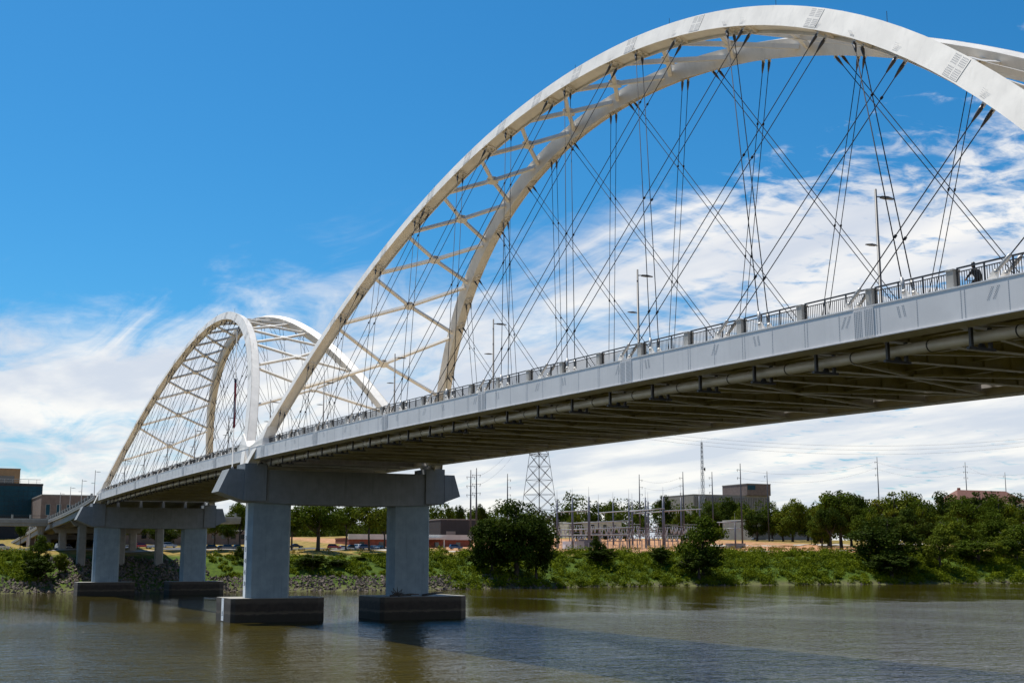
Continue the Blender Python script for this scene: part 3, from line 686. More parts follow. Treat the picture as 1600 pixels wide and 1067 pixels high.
def quads_mesh(name, V, m):
    n = len(V)//4; me = bpy.data.meshes.new(name); me.vertices.add(len(V)); me.vertices.foreach_set('co', V.astype('f').ravel())
    me.loops.add(len(V)); me.loops.foreach_set('vertex_index', np.arange(len(V), dtype='i')); me.polygons.add(n)
    me.polygons.foreach_set('loop_start', np.arange(0, 4*n, 4, dtype='i')); me.update(calc_edges=True); me.materials.append(MATS[m]); return me
def crown_variant(seed, low, leaves, leaf, lobes, spread=.36):
    r = np.random.default_rng(seed); cl = []; zc, rz = (1+low)/2, (1-low)/2
    for i in range(lobes):
        th = r.random()*2*math.pi; ph = math.acos(1-1.9*r.random()); k = .52+.44*r.random()
        taper = 1-.30*max(0, math.cos(ph))
        p = np.array([math.sin(ph)*math.cos(th)*spread*k*taper, math.sin(ph)*math.sin(th)*spread*k*taper, zc+math.cos(ph)*rz*.84*k])
        cl.append((p, (.065+.085*r.random())))
    for i in range(3): cl.append((np.array([r.normal()*.08, r.normal()*.08, zc+r.normal()*.1]), .2))
    return quads_mesh('crown', leaf_cloud(seed+100, cl, leaves, leaf), 'leaf_green')
def trunk_variant(seed, low, forks=5, rad=.028):
    r = np.random.default_rng(seed); m = MB(); top = .45+.4*low
    m.tube([(0, 0, -.04), (.004, .003, .05), (.01, -.006, low*.7), (.0, .01, top), (.01, 0, .86)], [rad*1.5, rad, rad*.85, rad*.6, rad*.12], 8)
    for i in range(forks):
        th = 2*math.pi*(i+r.random()*.6)/forks; z = low*.75+(top-low*.6)*r.random(); e = .22+.1*r.random()
        m.tube([(0, 0, z), (math.cos(th)*e*.5, math.sin(th)*e*.5, z+.10), (math.cos(th)*e, math.sin(th)*e, z+.24)], [rad*.5, rad*.34, rad*.1], 6)
    return m.mesh('trunk', True)
VAR = [(crown_variant(1, .03, 9000, .0165, 64, .40), trunk_variant(1, .14)), (crown_variant(2, .08, 7000, .018, 50, .38), trunk_variant(2, .26)), (crown_variant(3, .28, 6500, .018, 40, .42), trunk_variant(3, .36, 6)),
       (crown_variant(4, .02, 4400, .022, 34, .40), trunk_variant(4, .1)), (crown_variant(5, .04, 8000, .018, 56, .42), trunk_variant(5, .2)), (crown_variant(6, .42, 2600, .022, 20, .36), trunk_variant(6, .44, 5, .018)), (crown_variant(8, .03, 3000, .030, 24, .40), trunk_variant(7, .1))]
def set_mat(o, m):
    o.material_slots[0].link = 'OBJECT'; o.material_slots[0].material = MATS[m]
def tree(px, top, hw, X, var, leaf, label, name='tree', group='trees on the far bank', cat='tree', rot=None, basez=None, squash=1.0):
    y = gy(px, X); g = ground(X, y) if basez is None else basez; P = on_x(px, top, X); h = P[2]-g+.3; D = float((np.array([X, y, g])-CAM)@FW); wid = hw*2*D/FPX
    t = thing(name, label, cat, (X, y, g-.25), (rot if rot is not None else random.random()*6.28), group); t.scale = (wid/.84, wid/.84*squash, h)
    c = place('crown', VAR[var][0], None, t); set_mat(c, leaf); place('trunk', VAR[var][1], 'wood_bark', t)
    return t
# shoreline and bank trees
tree(806, 770, 66, -170, 0, 'leaf_dark', 'large dense dark green tree at the water left of the substation')
tree(768, 800, 40, -172, 4, 'leaf_dark', 'left shoulder of dark foliage, smaller tree leaning from the large dense tree')
tree(838, 812, 34, -169, 4, 'leaf_dark', 'smaller dark tree tucked against the right side of the large dense tree')
tree(1098, 803, 46, -172, 1, 'leaf_green', 'bushy olive green tree on the bank in front of the substation')
tree(1092, 850, 40, -170, 3, 'leaf_dark', 'dark lower bush under the bushy olive tree')
tree(934, 832, 15, -186, 3, 'leaf_dark', 'vine-covered upright stump with a narrow top on the bank', 'vine_covered_stump')
tree(940, 850, 30, -184, 6, 'leaf_dark', 'broad dark vine-covered bush around the upright stump', 'bush', 'bushes on the bank', 'bush')
tree(1033, 850, 20, -184, 6, 'leaf_dark', 'dark rounded bush left of the bushy olive tree', 'bush', 'bushes on the bank', 'bush')
tree(1388, 800, 62, -172, 0, 'leaf_dark', 'broad rounded dark tree at the waterline on the right')
tree(1392, 855, 52, -166, 3, 'leaf_dark', 'deep dark bush at the foot of the broad rounded tree', 'bush', 'bushes on the bank', 'bush')
tree(1468, 822, 34, -168, 1, 'leaf_yellow', 'light yellow-green young tree at the waterline on the right')
tree(1528, 838, 46, -172, 4, 'leaf_green', 'mid green spreading tree at the waterline near the right edge')
tree(1588, 812, 44, -176, 4, 'leaf_green', 'green tree cut by the right edge of the picture')
tree(1500, 800, 40, -190, 4, 'leaf_green', 'bright green rounded tree behind the yellow-green young tree')
tree(1560, 795, 40, -196, 0, 'leaf_green', 'tall green tree behind the right edge waterline tree')
tree(60, 834, 24, -182, 1, 'leaf_green', 'small bushy tree on the left bank beside the rocks')
tree(62, 866, 30, -178, 6, 'leaf_dark', 'dark bush below the small bushy tree on the left bank', 'bush', 'bushes on the bank', 'bush')
tree(94, 858, 15, -181, 6, 'leaf_yellow', 'yellow-green bush right of the small bushy tree on the left bank', 'bush', 'bushes on the bank', 'bush')
# trees in the park behind the middle pier
tree(497, 776, 48, -205, 2, 'leaf_green', 'leafy park tree with a thick trunk seen between the pier columns', group='park trees behind the middle pier')
tree(540, 782, 34, -222, 5, 'leaf_green', 'airy park tree in the middle of the gap between the pier columns', group='park trees behind the middle pier')
tree(576, 778, 40, -212, 5, 'leaf_yellow', 'thin-stemmed yellowish park tree beside the right pier column', group='park trees behind the middle pier')
tree(455, 790, 24, -225, 2, 'leaf_dark', 'dark park tree just right of the left pier column', group='park trees behind the middle pier')
tree(374, 778, 26, -250, 2, 'leaf_green', 'park tree showing left of the left pier column', group='park trees behind the middle pier')
tree(600, 786, 22, -240, 2, 'leaf_yellow', 'pale park tree partly behind the right pier column', group='park trees behind the middle pier')
tree(488, 862, 32, -172, 6, 'leaf_dark', 'large dark shrub at the water between the pier columns, left', 'shrub', 'shrubs at the water behind the pier', 'shrub')
tree(528, 872, 24, -172, 6, 'leaf_dark', 'dark shrub at the water between the pier columns, middle', 'shrub', 'shrubs at the water behind the pier', 'shrub')
tree(562, 868, 16, -180, 6, 'leaf_green', 'lighter green shrub on the slope between the pier columns', 'shrub', 'shrubs at the water behind the pier', 'shrub')
tree(593, 862, 16, -184, 3, 'leaf_green', 'young green shrub on the slope beside the right pier column', 'shrub', 'shrubs at the water behind the pier', 'shrub')
tree(378, 850, 13, -182, 3, 'leaf_dark', 'narrow dark shrub left of the left pier column', 'shrub', 'shrubs at the water behind the pier', 'shrub')
tree(690, 866, 18, -182, 6, 'leaf_vine', 'rounded green shrub just right of the right pier column', 'shrub', 'shrubs at the water behind the pier', 'shrub')
tree(745, 862, 20, -180, 6, 'leaf_dark', 'dark shrub at the left foot of the large dense tree', 'shrub', 'shrubs at the water behind the pier', 'shrub')
# second row on the right
for (px, top, hw, X, var, lf, lb) in [
    (1296, 772, 34, -330, 4, 'leaf_dark', 'dark full tree behind the left end of the right-hand grove'), (1332, 766, 34, -335, 0, 'leaf_green', 'green tree behind the gap between the two left grove trees'), (1372, 770, 36, -330, 4, 'leaf_dark', 'dark full tree left of the tallest grove tree at the back'), (1436, 764, 36, -335, 0, 'leaf_dark', 'dark back row tree right of the tallest grove tree'), (1505, 764, 36, -340, 4, 'leaf_green', 'green back row tree at the left end of the red roof'),
    (902, 818, 16, -415, 0, 'leaf_green', 'low green tree before the left end of the cream building'), (928, 822, 16, -415, 4, 'leaf_dark', 'low dark tree before the middle of the cream building'), (952, 820, 16, -418, 0, 'leaf_dark', 'low dark tree before the right end of the cream building'), (978, 816, 16, -420, 4, 'leaf_green', 'low green tree right of the cream building'),
    (172, 812, 20, -300, 2, 'leaf_dark', 'dark tree in shade behind the left column of the far pier'), (208, 808, 22, -310, 2, 'leaf_green', 'green tree seen between the far pier columns on the left'), (252, 810, 24, -305, 4, 'leaf_dark', 'dark tree seen between the far pier columns in the middle'), (292, 806, 22, -315, 2, 'leaf_green', 'green tree behind the right column of the far pier'), (334, 800, 22, -300, 2, 'leaf_yellow', 'sunlit tree just right of the far pier'), (356, 812, 16, -290, 2, 'leaf_dark', 'dark tree under the short ramp end right of the far pier'), (130, 815, 16, -300, 4, 'leaf_dark', 'dark tree in the shade of the approach viaduct'),
    (1362, 786, 34, -235, 0, 'leaf_green', 'mid green tree in front of the second grove tree'), (1425, 792, 34, -232, 1, 'leaf_dark', 'dark bushy tree behind the broad rounded waterline tree'), (1508, 768, 40, -240, 4, 'leaf_green', 'green domed tree between the two dark grove trees'), (1565, 767, 42, -238, 0, 'leaf_green', 'green domed tree below the right end of the red roof'), (1285, 800, 24, -300, 4, 'leaf_green', 'low green tree left of the grove beside the road'), (1264, 788, 28, -440, 0, 'leaf_dark', 'dark tree hiding the middle of the long grey building'), (1225, 796, 26, -430, 1, 'leaf_green', 'bushy tree hiding the left part of the long grey building'), (1184, 792, 24, -440, 4, 'leaf_dark', 'dark tree left of the long grey building'), (1110, 784, 24, -540, 0, 'leaf_dark', 'dark tree below the left end of the ribbed building'), (1166, 782, 26, -560, 4, 'leaf_green', 'green tree below the tower of the ribbed building'),
    (1316, 758, 44, -262, 2, 'leaf_green', 'tall leafy tree at the left end of the right-hand grove'), (1348, 772, 34, -250, 1, 'leaf_dark', 'dark tree second from the left in the right-hand grove'),
    (1402, 756, 48, -275, 4, 'leaf_yellow', 'tallest yellow-green tree in the right-hand grove'), (1440, 775, 36, -262, 0, 'leaf_green', 'rounded tree right of the tallest grove tree'),
    (1478, 760, 42, -270, 0, 'leaf_dark', 'dark rounded tree in the middle of the right-hand grove'), (1538, 756, 46, -275, 4, 'leaf_dark', 'dark tree in front of the red roofed house'),
    (1590, 764, 42, -270, 0, 'leaf_dark', 'dark tree right of the red roofed house at the picture edge'), (1300, 785, 26, -246, 2, 'leaf_dark', 'small dark tree at the roadside by the grove'),
    (1240, 770, 32, -420, 4, 'leaf_yellow', 'light green tree in front of the long grey building'), (1283, 782, 20, -400, 4, 'leaf_dark', 'dark tree at the right end of the long grey building'),
    (1208, 778, 24, -440, 0, 'leaf_green', 'mid green tree below the ribbed building tower'), (1138, 768, 24, -560, 4, 'leaf_dark', 'dark round tree in front of the ribbed building'),
    (1037, 764, 16, -640, 4, 'leaf_dark', 'dark round-headed tree standing alone above the substation'), (958, 776, 15, -600, 4, 'leaf_yellow', 'light round-headed tree behind the substation'),
    (928, 786, 16, -590, 0, 'leaf_green', 'green tree behind the tall substation post'), (880, 790, 16, -560, 4, 'leaf_dark', 'dark tree behind the left end of the substation'),
    (900, 795, 14, -540, 0, 'leaf_yellow', 'yellow-green tree behind the left substation beam'), (1000, 788, 16, -620, 0, 'leaf_dark', 'low dark tree in the middle behind the substation'),
    (1066, 785, 15, -600, 4, 'leaf_yellow', 'yellow-green tree right of the lone round-headed tree'), (1088, 786, 20, -580, 0, 'leaf_green', 'small green tree below the lattice mast'),
    (718, 784, 10, -520, 5, 'leaf_dark', 'slim dark tree behind the twin utility poles'), (702, 787, 10, -530, 5, 'leaf_green', 'slim tree at the right end of the pier cap'),
    (748, 780, 16, -500, 4, 'leaf_dark', 'dark tree behind the left side of the large dense tree'), (1160, 790, 18, -520, 0, 'leaf_yellow', 'yellow-green tree by the tall single utility pole'),
    (30, 812, 14, -262, 5, 'leaf_green', 'thin street tree below the flat ramp at the left'), (112, 783, 14, -330, 4, 'leaf_yellow', 'sunlit tree rising behind the approach railing')]:
    tree(px, top, hw, X, var, lf, lb, group='trees behind the bank')
# far wood along the horizon: one mass
r = np.random.default_rng(5); Vs = []
for k in range(310):
    px = -320+2260*r.random(); X = -560-300*r.random(); y = gy(px, X); g = ground(X, y); h = (27+9*r.random() if 870 < px < 1320 else 20+9*r.random()) if px > 660 else 12
    Vs.append(leaf_cloud(900+k, [((X+r.normal()*4, y+r.normal()*5, g+h*(.15+.65*r.random())), 3.4+2.8*r.random()) for _ in range(14)], 620, .75))
o = place('distant_wood', quads_mesh('distant_wood', np.concatenate(Vs), 'leaf_dark'), None); o['kind'] = 'stuff'; o['label'] = 'far dark green wood along the horizon behind the bank'; o['category'] = 'wood'
# vines and low growth over the bank
Vs = []
def cover(y0, y1, t0, t1, n, rmin, rmax, seed, leafsz=.26, per=85, keep=lambda x, y: True):
    r = np.random.default_rng(seed)
    for k in range(n):
        y = y0+(y1-y0)*r.random(); t = t0+(t1-t0)*r.random(); x = shore(y)-t
        if not keep(x, y): continue
        q = rmin+(rmax-rmin)*r.random()**1.8; Vs.append(leaf_cloud(seed*1000+k, [((x, y, ground(x, y)+q*.25), q)], int(per*(.5+q*q*.22)), leafsz))
nobridge = lambda x, y: not (-7 < y < 36)
cover(96, 330, -.4, 40, 1900, .9, 2.6, 21, keep=nobridge); cover(120, 330, 16, 44, 260, 1.4, 3.4, 22, keep=nobridge); cover(36, 96, 9, 32, 360, .6, 1.6, 23, keep=nobridge); cover(-60, -7, 6, 40, 620, .8, 2.0, 24); cover(-170, -60, 1, 40, 620, .8, 2.4, 25); cover(330, 470, -.4, 44, 800, .9, 2.8, 26)
o = place('bank_vines', quads_mesh('bank_vines', np.concatenate(Vs), 'leaf_vine'), None); o['kind'] = 'stuff'; o['label'] = 'tangled bright green vines and low growth covering the river bank'; o['category'] = 'vines'
Vs = []; cover(36, 330, 36, 62, 240, .5, 1.3, 31, .2, 60); cover(225, 330, 60, 150, 160, .8, 2.2, 32, .25, 60)
o = place('dry_scrub', quads_mesh('dry_scrub', np.concatenate(Vs), 'leaf_autumn'), None); o['kind'] = 'stuff'; o['label'] = 'yellow dry scrub along the top of the bank'; o['category'] = 'scrub'
# riprap
m = MB(); r = np.random.default_rng(9)
def rock(c, q):
    k = len(m.v); d = np.array([(1, 0, 0), (-1, 0, 0), (0, 1, 0), (0, -1, 0), (0, 0, 1), (0, 0, -1)])*q*(.6+.7*r.random((6, 3)))+r.normal(size=(6, 3))*q*.22
    m.v += [tuple(c+p) for p in d]; m.f += [tuple(k+i for i in f) for f in ((0, 2, 4), (2, 1, 4), (1, 3, 4), (3, 0, 4), (2, 0, 5), (1, 2, 5), (3, 1, 5), (0, 3, 5))]
def rocks(n, y0, y1, t0, t1):
    for k in range(n):
        y = y0+(y1-y0)*r.random(); t = t0+(t1-t0)*r.random(); x = shore(y)-t; rock(np.array([x, y, ground(x, y)+.08]), .22+.42*r.random()**2)
rocks(1100, -60, -6, -1, 9); rocks(2200, -6, 34, -1.5, 27); rocks(1700, 34, 100, -1, 10); rocks(160, 100, 135, -1, 3); rocks(160, 135, 300, -.8, .8); rocks(160, 112, 122, 2, 10)
o = place('riprap', m.mesh('riprap'), 'rock'); o['kind'] = 'stuff'; o['label'] = 'loose grey-brown riprap stones along the waterline'; o['category'] = 'stones'

# driftwood on the right footing
dw = thing('driftwood', 'dark tangle of driftwood lying on the right footing of the middle pier', 'driftwood', (3.2, 23.0, 3.06))
for k, (a, b, c, d_, rr) in enumerate([(-.3, -2.2, .12, 0, .13), (.2, -1.2, .15, 1.2, .11), (-.1, 2.4, .2, 2.9, .15)]):
    place('log', MB().tube([(a, b-1.6, .1), (a+.2, b, .25+.05*k), (a-.1, b+1.5, .12+.12*d_)], [rr, rr*1.1, rr*.5], 7).mesh('log', True), 'driftwood', dw)
for k in range(9):
    q = 2*math.pi*k/9; place('root', MB().tube([(0, -2.9, .35), (.2*math.cos(q), -2.9+.5*math.cos(q), .45+.35*math.sin(q)), (.4*math.cos(q*2), -2.9+1.0*math.cos(q), .5+.8*abs(math.sin(q)))], [.09, .06, .02], 5).mesh('root'), 'driftwood', dw)

# ------------------------------------------------------------------ buildings
def building(name, label, X, px0, px1, top, depth, wall, cat='building', z0=None, roof=None, parapet=.5):
    y0, y1 = gy(px0, X), gy(px1, X); g = ground(X, (y0+y1)/2)-1 if z0 is None else z0; zt = float(on_x((px0+px1)/2, top, X)[2])
    t = thing(name, label, cat, (X, (y0+y1)/2, g)); b = (X, (y0+y1)/2, g)
    part('wall', MB().box(X-depth, X, y0, y1, g, zt), wall, t, base=b)
    rf = part('roof', MB().box(X-depth-.15, X+.15, y0-.15, y1+.15, zt+.004, zt+parapet), roof or wall, t, base=b)
    return t, b, y0, y1, g, zt
t, b, y0, y1, g, zt = building('office_building', 'dark blue glass office block at the left edge of the picture', -420, -60, 60, 757, 40, 'dark_wall', roof='dark_wall', parapet=.8)
nc, nr_ = 16, 6
for i in range(nc):
    for j in range(nr_):
        ya, yb = y0+.3+(y1-y0-.6)*i/nc, y0+.3+(y1-y0-.6)*(i+1)/nc; za, zb = g+10+(zt-g-10.4)*j/nr_, g+10+(zt-g-10.4)*(j+1)/nr_
        part('glass_pane', MB().box(-419.98, -419.93+.03*((i*7+j*3) % 3), ya+.03, yb-.03, za+.05, zb-.05), 'glass_blue', t, base=b)
part('roof_railing', MB().box(-419.9, -419.8, y0, y1-1, zt+2.4, zt+2.6).box(-419.9, -419.8, y0, y1-1, zt+1.5, zt+1.6), 'galvanised', t, base=b)
for i in range(9):
    yq = y0+(y1-1-y0)*(i+.5)/9; part('railing_post', MB().box(-419.92, -419.82, yq-.06, yq+.06, zt+.8, zt+2.4), 'galvanised', t, base=b)
t, b, y0, y1, g, zt = building('tower_block', 'orange-tan block rising behind the glass office at the left edge', -470, -80, 23, 732, 30, 'tan_panel')
part('window', MB().box(-469.99, -469.9, y0+2, gy(14, -470), zt-9, zt-3), 'glass_dark', t, base=b)
part('window', MB().box(-469.99, -469.9, gy(-40, -470), gy(-20, -470), zt-9, zt-3), 'glass_dark', t, base=b) if False else None
t, b, y0, y1, g, zt = building('brick_building', 'long low brown brick building behind the approach viaduct', -380, 59, 190, 775, 40, 'brick_brown', roof='grey_wall')
for pa, pb in ((67, 73), (84, 90), (100, 106), (118, 124)):
    ya, yb = gy(pa, -380), gy(pb, -380); wz = float(on_x(70, 788, -380)[2]); wn = part('window', MB().box(-379.99, -379.94, ya-.25, yb+.25, wz-4.4, wz+.25), 'grey_wall', t, base=b); part('pane', MB().box(-379.938, -379.91, ya, yb, wz-4.1, wz), 'glass_blue', wn, base=b)
t, b, y0, y1, g, zt = building('pavilion', 'small red-fronted pavilion under the flat ramp at the left', -290, 44, 72, 818, 10, 'brick_brown', roof='roof_white')
for f in (0, .33, .66, 1.): yq = y0+(y1-y0)*f; part('post', MB().box(-289.98, -289.6, yq-.2, yq+.2, g, zt), 'roof_white', t, base=b)
part('door', MB().box(-289.98, -289.9, y0+(y1-y0)*.4, y0+(y1-y0)*.6, g+1, g+5), 'brick_red', t, base=b)
t, b, y0, y1, g, zt = building('brick_shed', 'red brick low building with white fascia right of the middle pier', -330, 545, 738, 842, 18, 'brick_red')
part('fascia', MB().box(-329.98, -329.2, y0-.6, y1+.4, zt-.2, zt+1.9), 'roof_white', t, base=b)
ya, yb = gy(664, -330), gy(688, -330); part('canopy', MB().box(-329.18, -324, ya-8, yb, zt-.1, zt+.6), 'roof_white', t, base=b)
part('canopy_post', MB().box(-325, -324.6, yb-.8, yb-.3, g, zt-.1), 'roof_white', t, base=b)
part('canopy_post', MB().box(-325, -324.6, ya-6.8, ya-6.3, g, zt-.1), 'roof_white', t, base=b)
for f in (.1, .25, .4, .7, .88): yq = y0+(y1-y0)*f; part('window', MB().box(-329.99, -329.94, yq-1, yq+1, zt-3.2, zt-1.2), 'glass_dark', t, base=b)
t, b, y0, y1, g, zt = building('brown_warehouse', 'long low brown warehouse seen between the far pier columns', -330, 150, 430, 829, 16, 'brick_brown', roof='roof_white')
for k in range(18): yq = y0+(y1-y0)*(k+.5)/18; part('window', MB().box(-329.99, -329.93, yq-.9, yq+.9, zt-3.0, zt-1.2), 'glass_dark', t, base=b)
t, b, y0, y1, g, zt = building('dark_warehouse', 'dark grey warehouse behind the red brick low building', -420, 688, 745, 812, 30, 'dark_wall', roof='grey_wall')
part('door', MB().box(-419.99, -419.9, y0+3, y0+8, g, g+6), 'grey_wall', t, base=b)
t, b, y0, y1, g, zt = building('white_warehouse', 'long low cream building behind the substation', -540, 896, 972, 816, 25, 'cream_wall', roof='roof_white')
for f in (.15, .4, .65, .85): yq = y0+(y1-y0)*f; part('window', MB().box(-539.99, -539.93, yq-1.2, yq+1.2, zt-3.5, zt-1.4), 'glass_dark', t, base=b)
t, b, y0, y1, g, zt = building('ribbed_building', 'grey ribbed concrete building with a dark square tower on the hill', -900, 1086, 1206, 774, 60, 'grey_wall')
for k in range(44): yq = y0+(y1-y0)*(k+.5)/44; part('rib', MB().box(-899.98, -899.2, yq-.5, yq+.5, g, zt-2), 'grey_wall', t, base=b)
ya, yb = gy(1168, -900), gy(1205, -900); z2 = float(on_x(1185, 757, -900)[2])
tw = part('tower', MB().box(-940, -899.9+3, ya, yb, zt+.6, z2), 'brick_brown', t, base=b); part('tower_window', MB().box(-896.88, -896.8, ya+.6, ya+(yb-ya)*.35, zt+6, z2-.8), 'glass_blue', tw, base=b)
part('tower_cap', MB().box(-940.3, -896.6, ya-.3, yb+.3, z2+.004, z2+.8), 'grey_wall', tw, base=b)
t, b, y0, y1, g, zt = building('grey_building', 'long low grey-tan building beside the hill road', -470, 1176, 1292, 813, 30, 'grey_wall', roof='roof_white')
for k in range(12): yq = y0+(y1-y0)*(k+.5)/12; part('window', MB().box(-469.99, -469.93, yq-1.1, yq+1.1, zt-6.5, zt-4.6), 'glass_dark', t, base=b)
# hip-roofed house on the hill
X = -420; ya, yb = gy(1502, X), gy(1612, X); zt = float(on_x(1550, 784, X)[2]); zr = float(on_x(1550, 765, X)[2]); g = ground(X, ya)-1
t = thing('house', 'house with a red hipped roof showing above the right-hand trees', 'house', (X, (ya+yb)/2, g)); b = (X, (ya+yb)/2, g)
part('wall', MB().box(X-18, X, ya, yb, g, zt), 'cream_wall', t, base=b)
rf = MB(); rf.v = [(X+.8, ya-.8, zt), (X+.8, yb+.8, zt), (X-18.8, yb+.8, zt), (X-18.8, ya-.8, zt), (X-9, ya+9, zr), (X-9, yb-9, zr)]; rf.f = [(0, 1, 5, 4), (1, 2, 5), (2, 3, 4, 5), (3, 0, 4), (3, 2, 1, 0)]
rfo = part('roof', rf, 'tile_roof', t, base=b); part('chimney', MB().box(X-12, X-10.6, ya+12, ya+13.4, zr-2, zr+1.4), 'brick_red', rfo, base=b)
for f in (.12, .3, .5, .7, .88): yq = ya+(yb-ya)*f; part('window', MB().box(X+.002, X+.05, yq-.9, yq+.9, zt-2.8, zt-1), 'glass_blue', t, base=b)

# ------------------------------------------------------------------ cars
def car_parts(kind):
    L_, Wd, H_ = {'sedan': (4.6, 1.8, 1.45), 'suv': (4.7, 1.9, 1.75), 'pickup': (5.6, 1.95, 1.85)}[kind]; h = L_/2
    body = {'sedan': [(-h, .35), (-h, .82), (-h*.72, .95), (h*.42, .93), (h*.95, .72), (h, .35)], 'suv': [(-h, .4), (-h, 1.05), (-h*.9, 1.1), (h*.45, 1.08), (h*.95, .9), (h, .4)], 'pickup': [(-h, .45), (-h, 1.12), (-h*.15, 1.12), (h*.42, 1.14), (h*.96, .98), (h, .45)]}[kind]
    cab = {'sedan': [(-h*.66, .93), (-h*.40, H_), (h*.08, H_), (h*.42, .93)], 'suv': [(-h*.95, 1.08), (-h*.82, H_), (h*.1, H_), (h*.45, 1.07)], 'pickup': [(-h*.2, 1.11), (-h*.14, H_), (h*.18, H_), (h*.42, 1.11)]}[kind]
    def sect(poly, w0, w1, zlo, zhi):
        f = lambda z: w0+(w1-w0)*(z-zlo)/(zhi-zlo); m = MB(); m.loft([[(x, -f(z)/2, z) for x, z in poly], [(x, f(z)/2, z) for x, z in poly]]); return m
    zb = body[1][1]; bm = sect(body, Wd, Wd*.97, .3, 1.15); cb = sect(cab, Wd*.96, Wd*.74, zb, H_); bm2 = MB(); bm2.v = bm.v+cb.v; bm2.f = bm.f+[tuple(i+len(bm.v) for i in f) for f in cb.f]
    gl = MB(); sc_ = lambda q, a: q*a
    z0, z1 = cab[0][1]+.05, H_-.09; f = lambda z: Wd*.96+(Wd*.74-Wd*.96)*(z-zb)/(H_-zb)
    def edge(p, q, z): return p[0]+(q[0]-p[0])*(z-p[1])/(q[1]-p[1])
    for sgn in (-1, 1):
        a, bb, c, d = edge(cab[0], cab[1], z0)+.1, edge(cab[3], cab[2], z0)-.1, edge(cab[3], cab[2], z1)-.06, edge(cab[0], cab[1], z1)+.06
        gl.quad((a, sgn*(f(z0)/2+.012), z0), (bb, sgn*(f(z0)/2+.012), z0), (c, sgn*(f(z1)/2+.012), z1), (d, sgn*(f(z1)/2+.012), z1))
    for (p, q, e) in ((cab[0], cab[1], -.015), (cab[3], cab[2], .015)):
        x0, x1 = edge(p, q, z0)+e, edge(p, q, z1)+e; gl.quad((x0, -f(z0)/2+.12, z0), (x0, f(z0)/2-.12, z0), (x1, f(z1)/2-.1, z1), (x1, -f(z1)/2+.1, z1))
    wl = MB().tube([(0, -.11, 0), (0, .11, 0)], .33, 12); rim = MB().tube([(0, -.125, 0), (0, .125, 0)], .19, 10); hl = MB().box(-.03, .03, -.2, .2, -.07, .07)
    return dict(body=bm2.mesh('body'), windows=gl.mesh('windows'), wheel=wl.mesh('wheel', True), rim=rim.mesh('rim'), lamp=hl.mesh('lamp'), L=L_, W=Wd, zb=zb)
CARS = {k: car_parts(k) for k in ('sedan', 'suv', 'pickup')}
def car(px, X, kind, paint, label, rz=math.pi/2):
    y = gy(px, X); t = thing('parked_car', label, 'car', (X, y, ground(X, y)+.12), rz, 'cars parked behind the bank'); C = CARS[kind]
    o = place('body', C['body'], 'car_white', t); set_mat(o, paint); place('windows', C['windows'], 'glass_dark', t)
    for sx in (-.31, .31):
        for sy in (-1, 1):
            w_ = place('wheel', C['wheel'], 'rubber', t, (sx*C['L'], sy*(C['W']/2-.12), .33)); place('rim', C['rim'], 'rim', w_)
    for sy in (-1, 1):
        place('headlight', C['lamp'], 'lamp_glass', t, (C['L']/2-.03, sy*C['W']*.34, .66)); o = place('tail_light', C['lamp'], None, t, (-C['L']/2, sy*C['W']*.36, .74)); set_mat(o, 'tail_red')
for px, X, kind, paint, lb, rz in [
    (2, -236, 'suv', 'car_white', 'white car at the left edge beyond the grass', 1.57), (92, -240, 'suv', 'car_white', 'white boxy car seen end-on under the viaduct beside the bushy tree', 0.1), (105, -246, 'sedan', 'car_silver', 'silver car half in shade right of the white boxy car', 0.1),
    (200, -262, 'sedan', 'car_white', 'white car between the far pier columns on the left', 1.6), (222, -270, 'suv', 'car_red', 'red car between the far pier columns at the back', 1.57), (243, -250, 'pickup', 'car_white', 'white pickup between the far pier columns', 1.5), (264, -252, 'suv', 'car_silver', 'silver car beside the white pickup near the far right column', 1.5),
    (248, -275, 'sedan', 'car_tan', 'tan car behind the white pickup', 1.57), (333, -246, 'suv', 'car_black', 'black car just right of the far pier', 1.4), (346, -250, 'sedan', 'car_grey', 'grey car second right of the far pier', 1.57), (358, -248, 'suv', 'car_grey', 'dark grey tall car third right of the far pier', 1.5), (371, -250, 'sedan', 'car_black', 'black low car beside the left column of the middle pier', 1.57),
    (462, -250, 'sedan', 'car_black', 'black car in shade right of the left column', 1.57), (522, -244, 'suv', 'car_red', 'bright red car in the car park between the pier columns', 1.3), (536, -246, 'sedan', 'car_white', 'white sedan next to the bright red car', 1.57), (550, -250, 'sedan', 'car_black', 'black sedan in the car park right of the white sedan', 1.57), (561, -248, 'suv', 'car_white', 'white car behind the dark teal car', .2), (571, -246, 'suv', 'car_blue', 'dark blue car by the thin park tree', 1.45), (584, -250, 'sedan', 'car_grey', 'grey sedan right of the thin park tree', .3), (596, -250, 'suv', 'car_black', 'black car beside the right pier column', .2),
    (712, -250, 'suv', 'car_blue', 'dark blue car in front of the red brick building', 1.5), (1204, -440, 'sedan', 'car_white', 'white car on the hill road before the grey building', 1.7), (1180, -445, 'sedan', 'car_silver', 'silver car on the hill road left of the white one', 1.7)]:
    car(px, X, kind, paint, lb, rz)

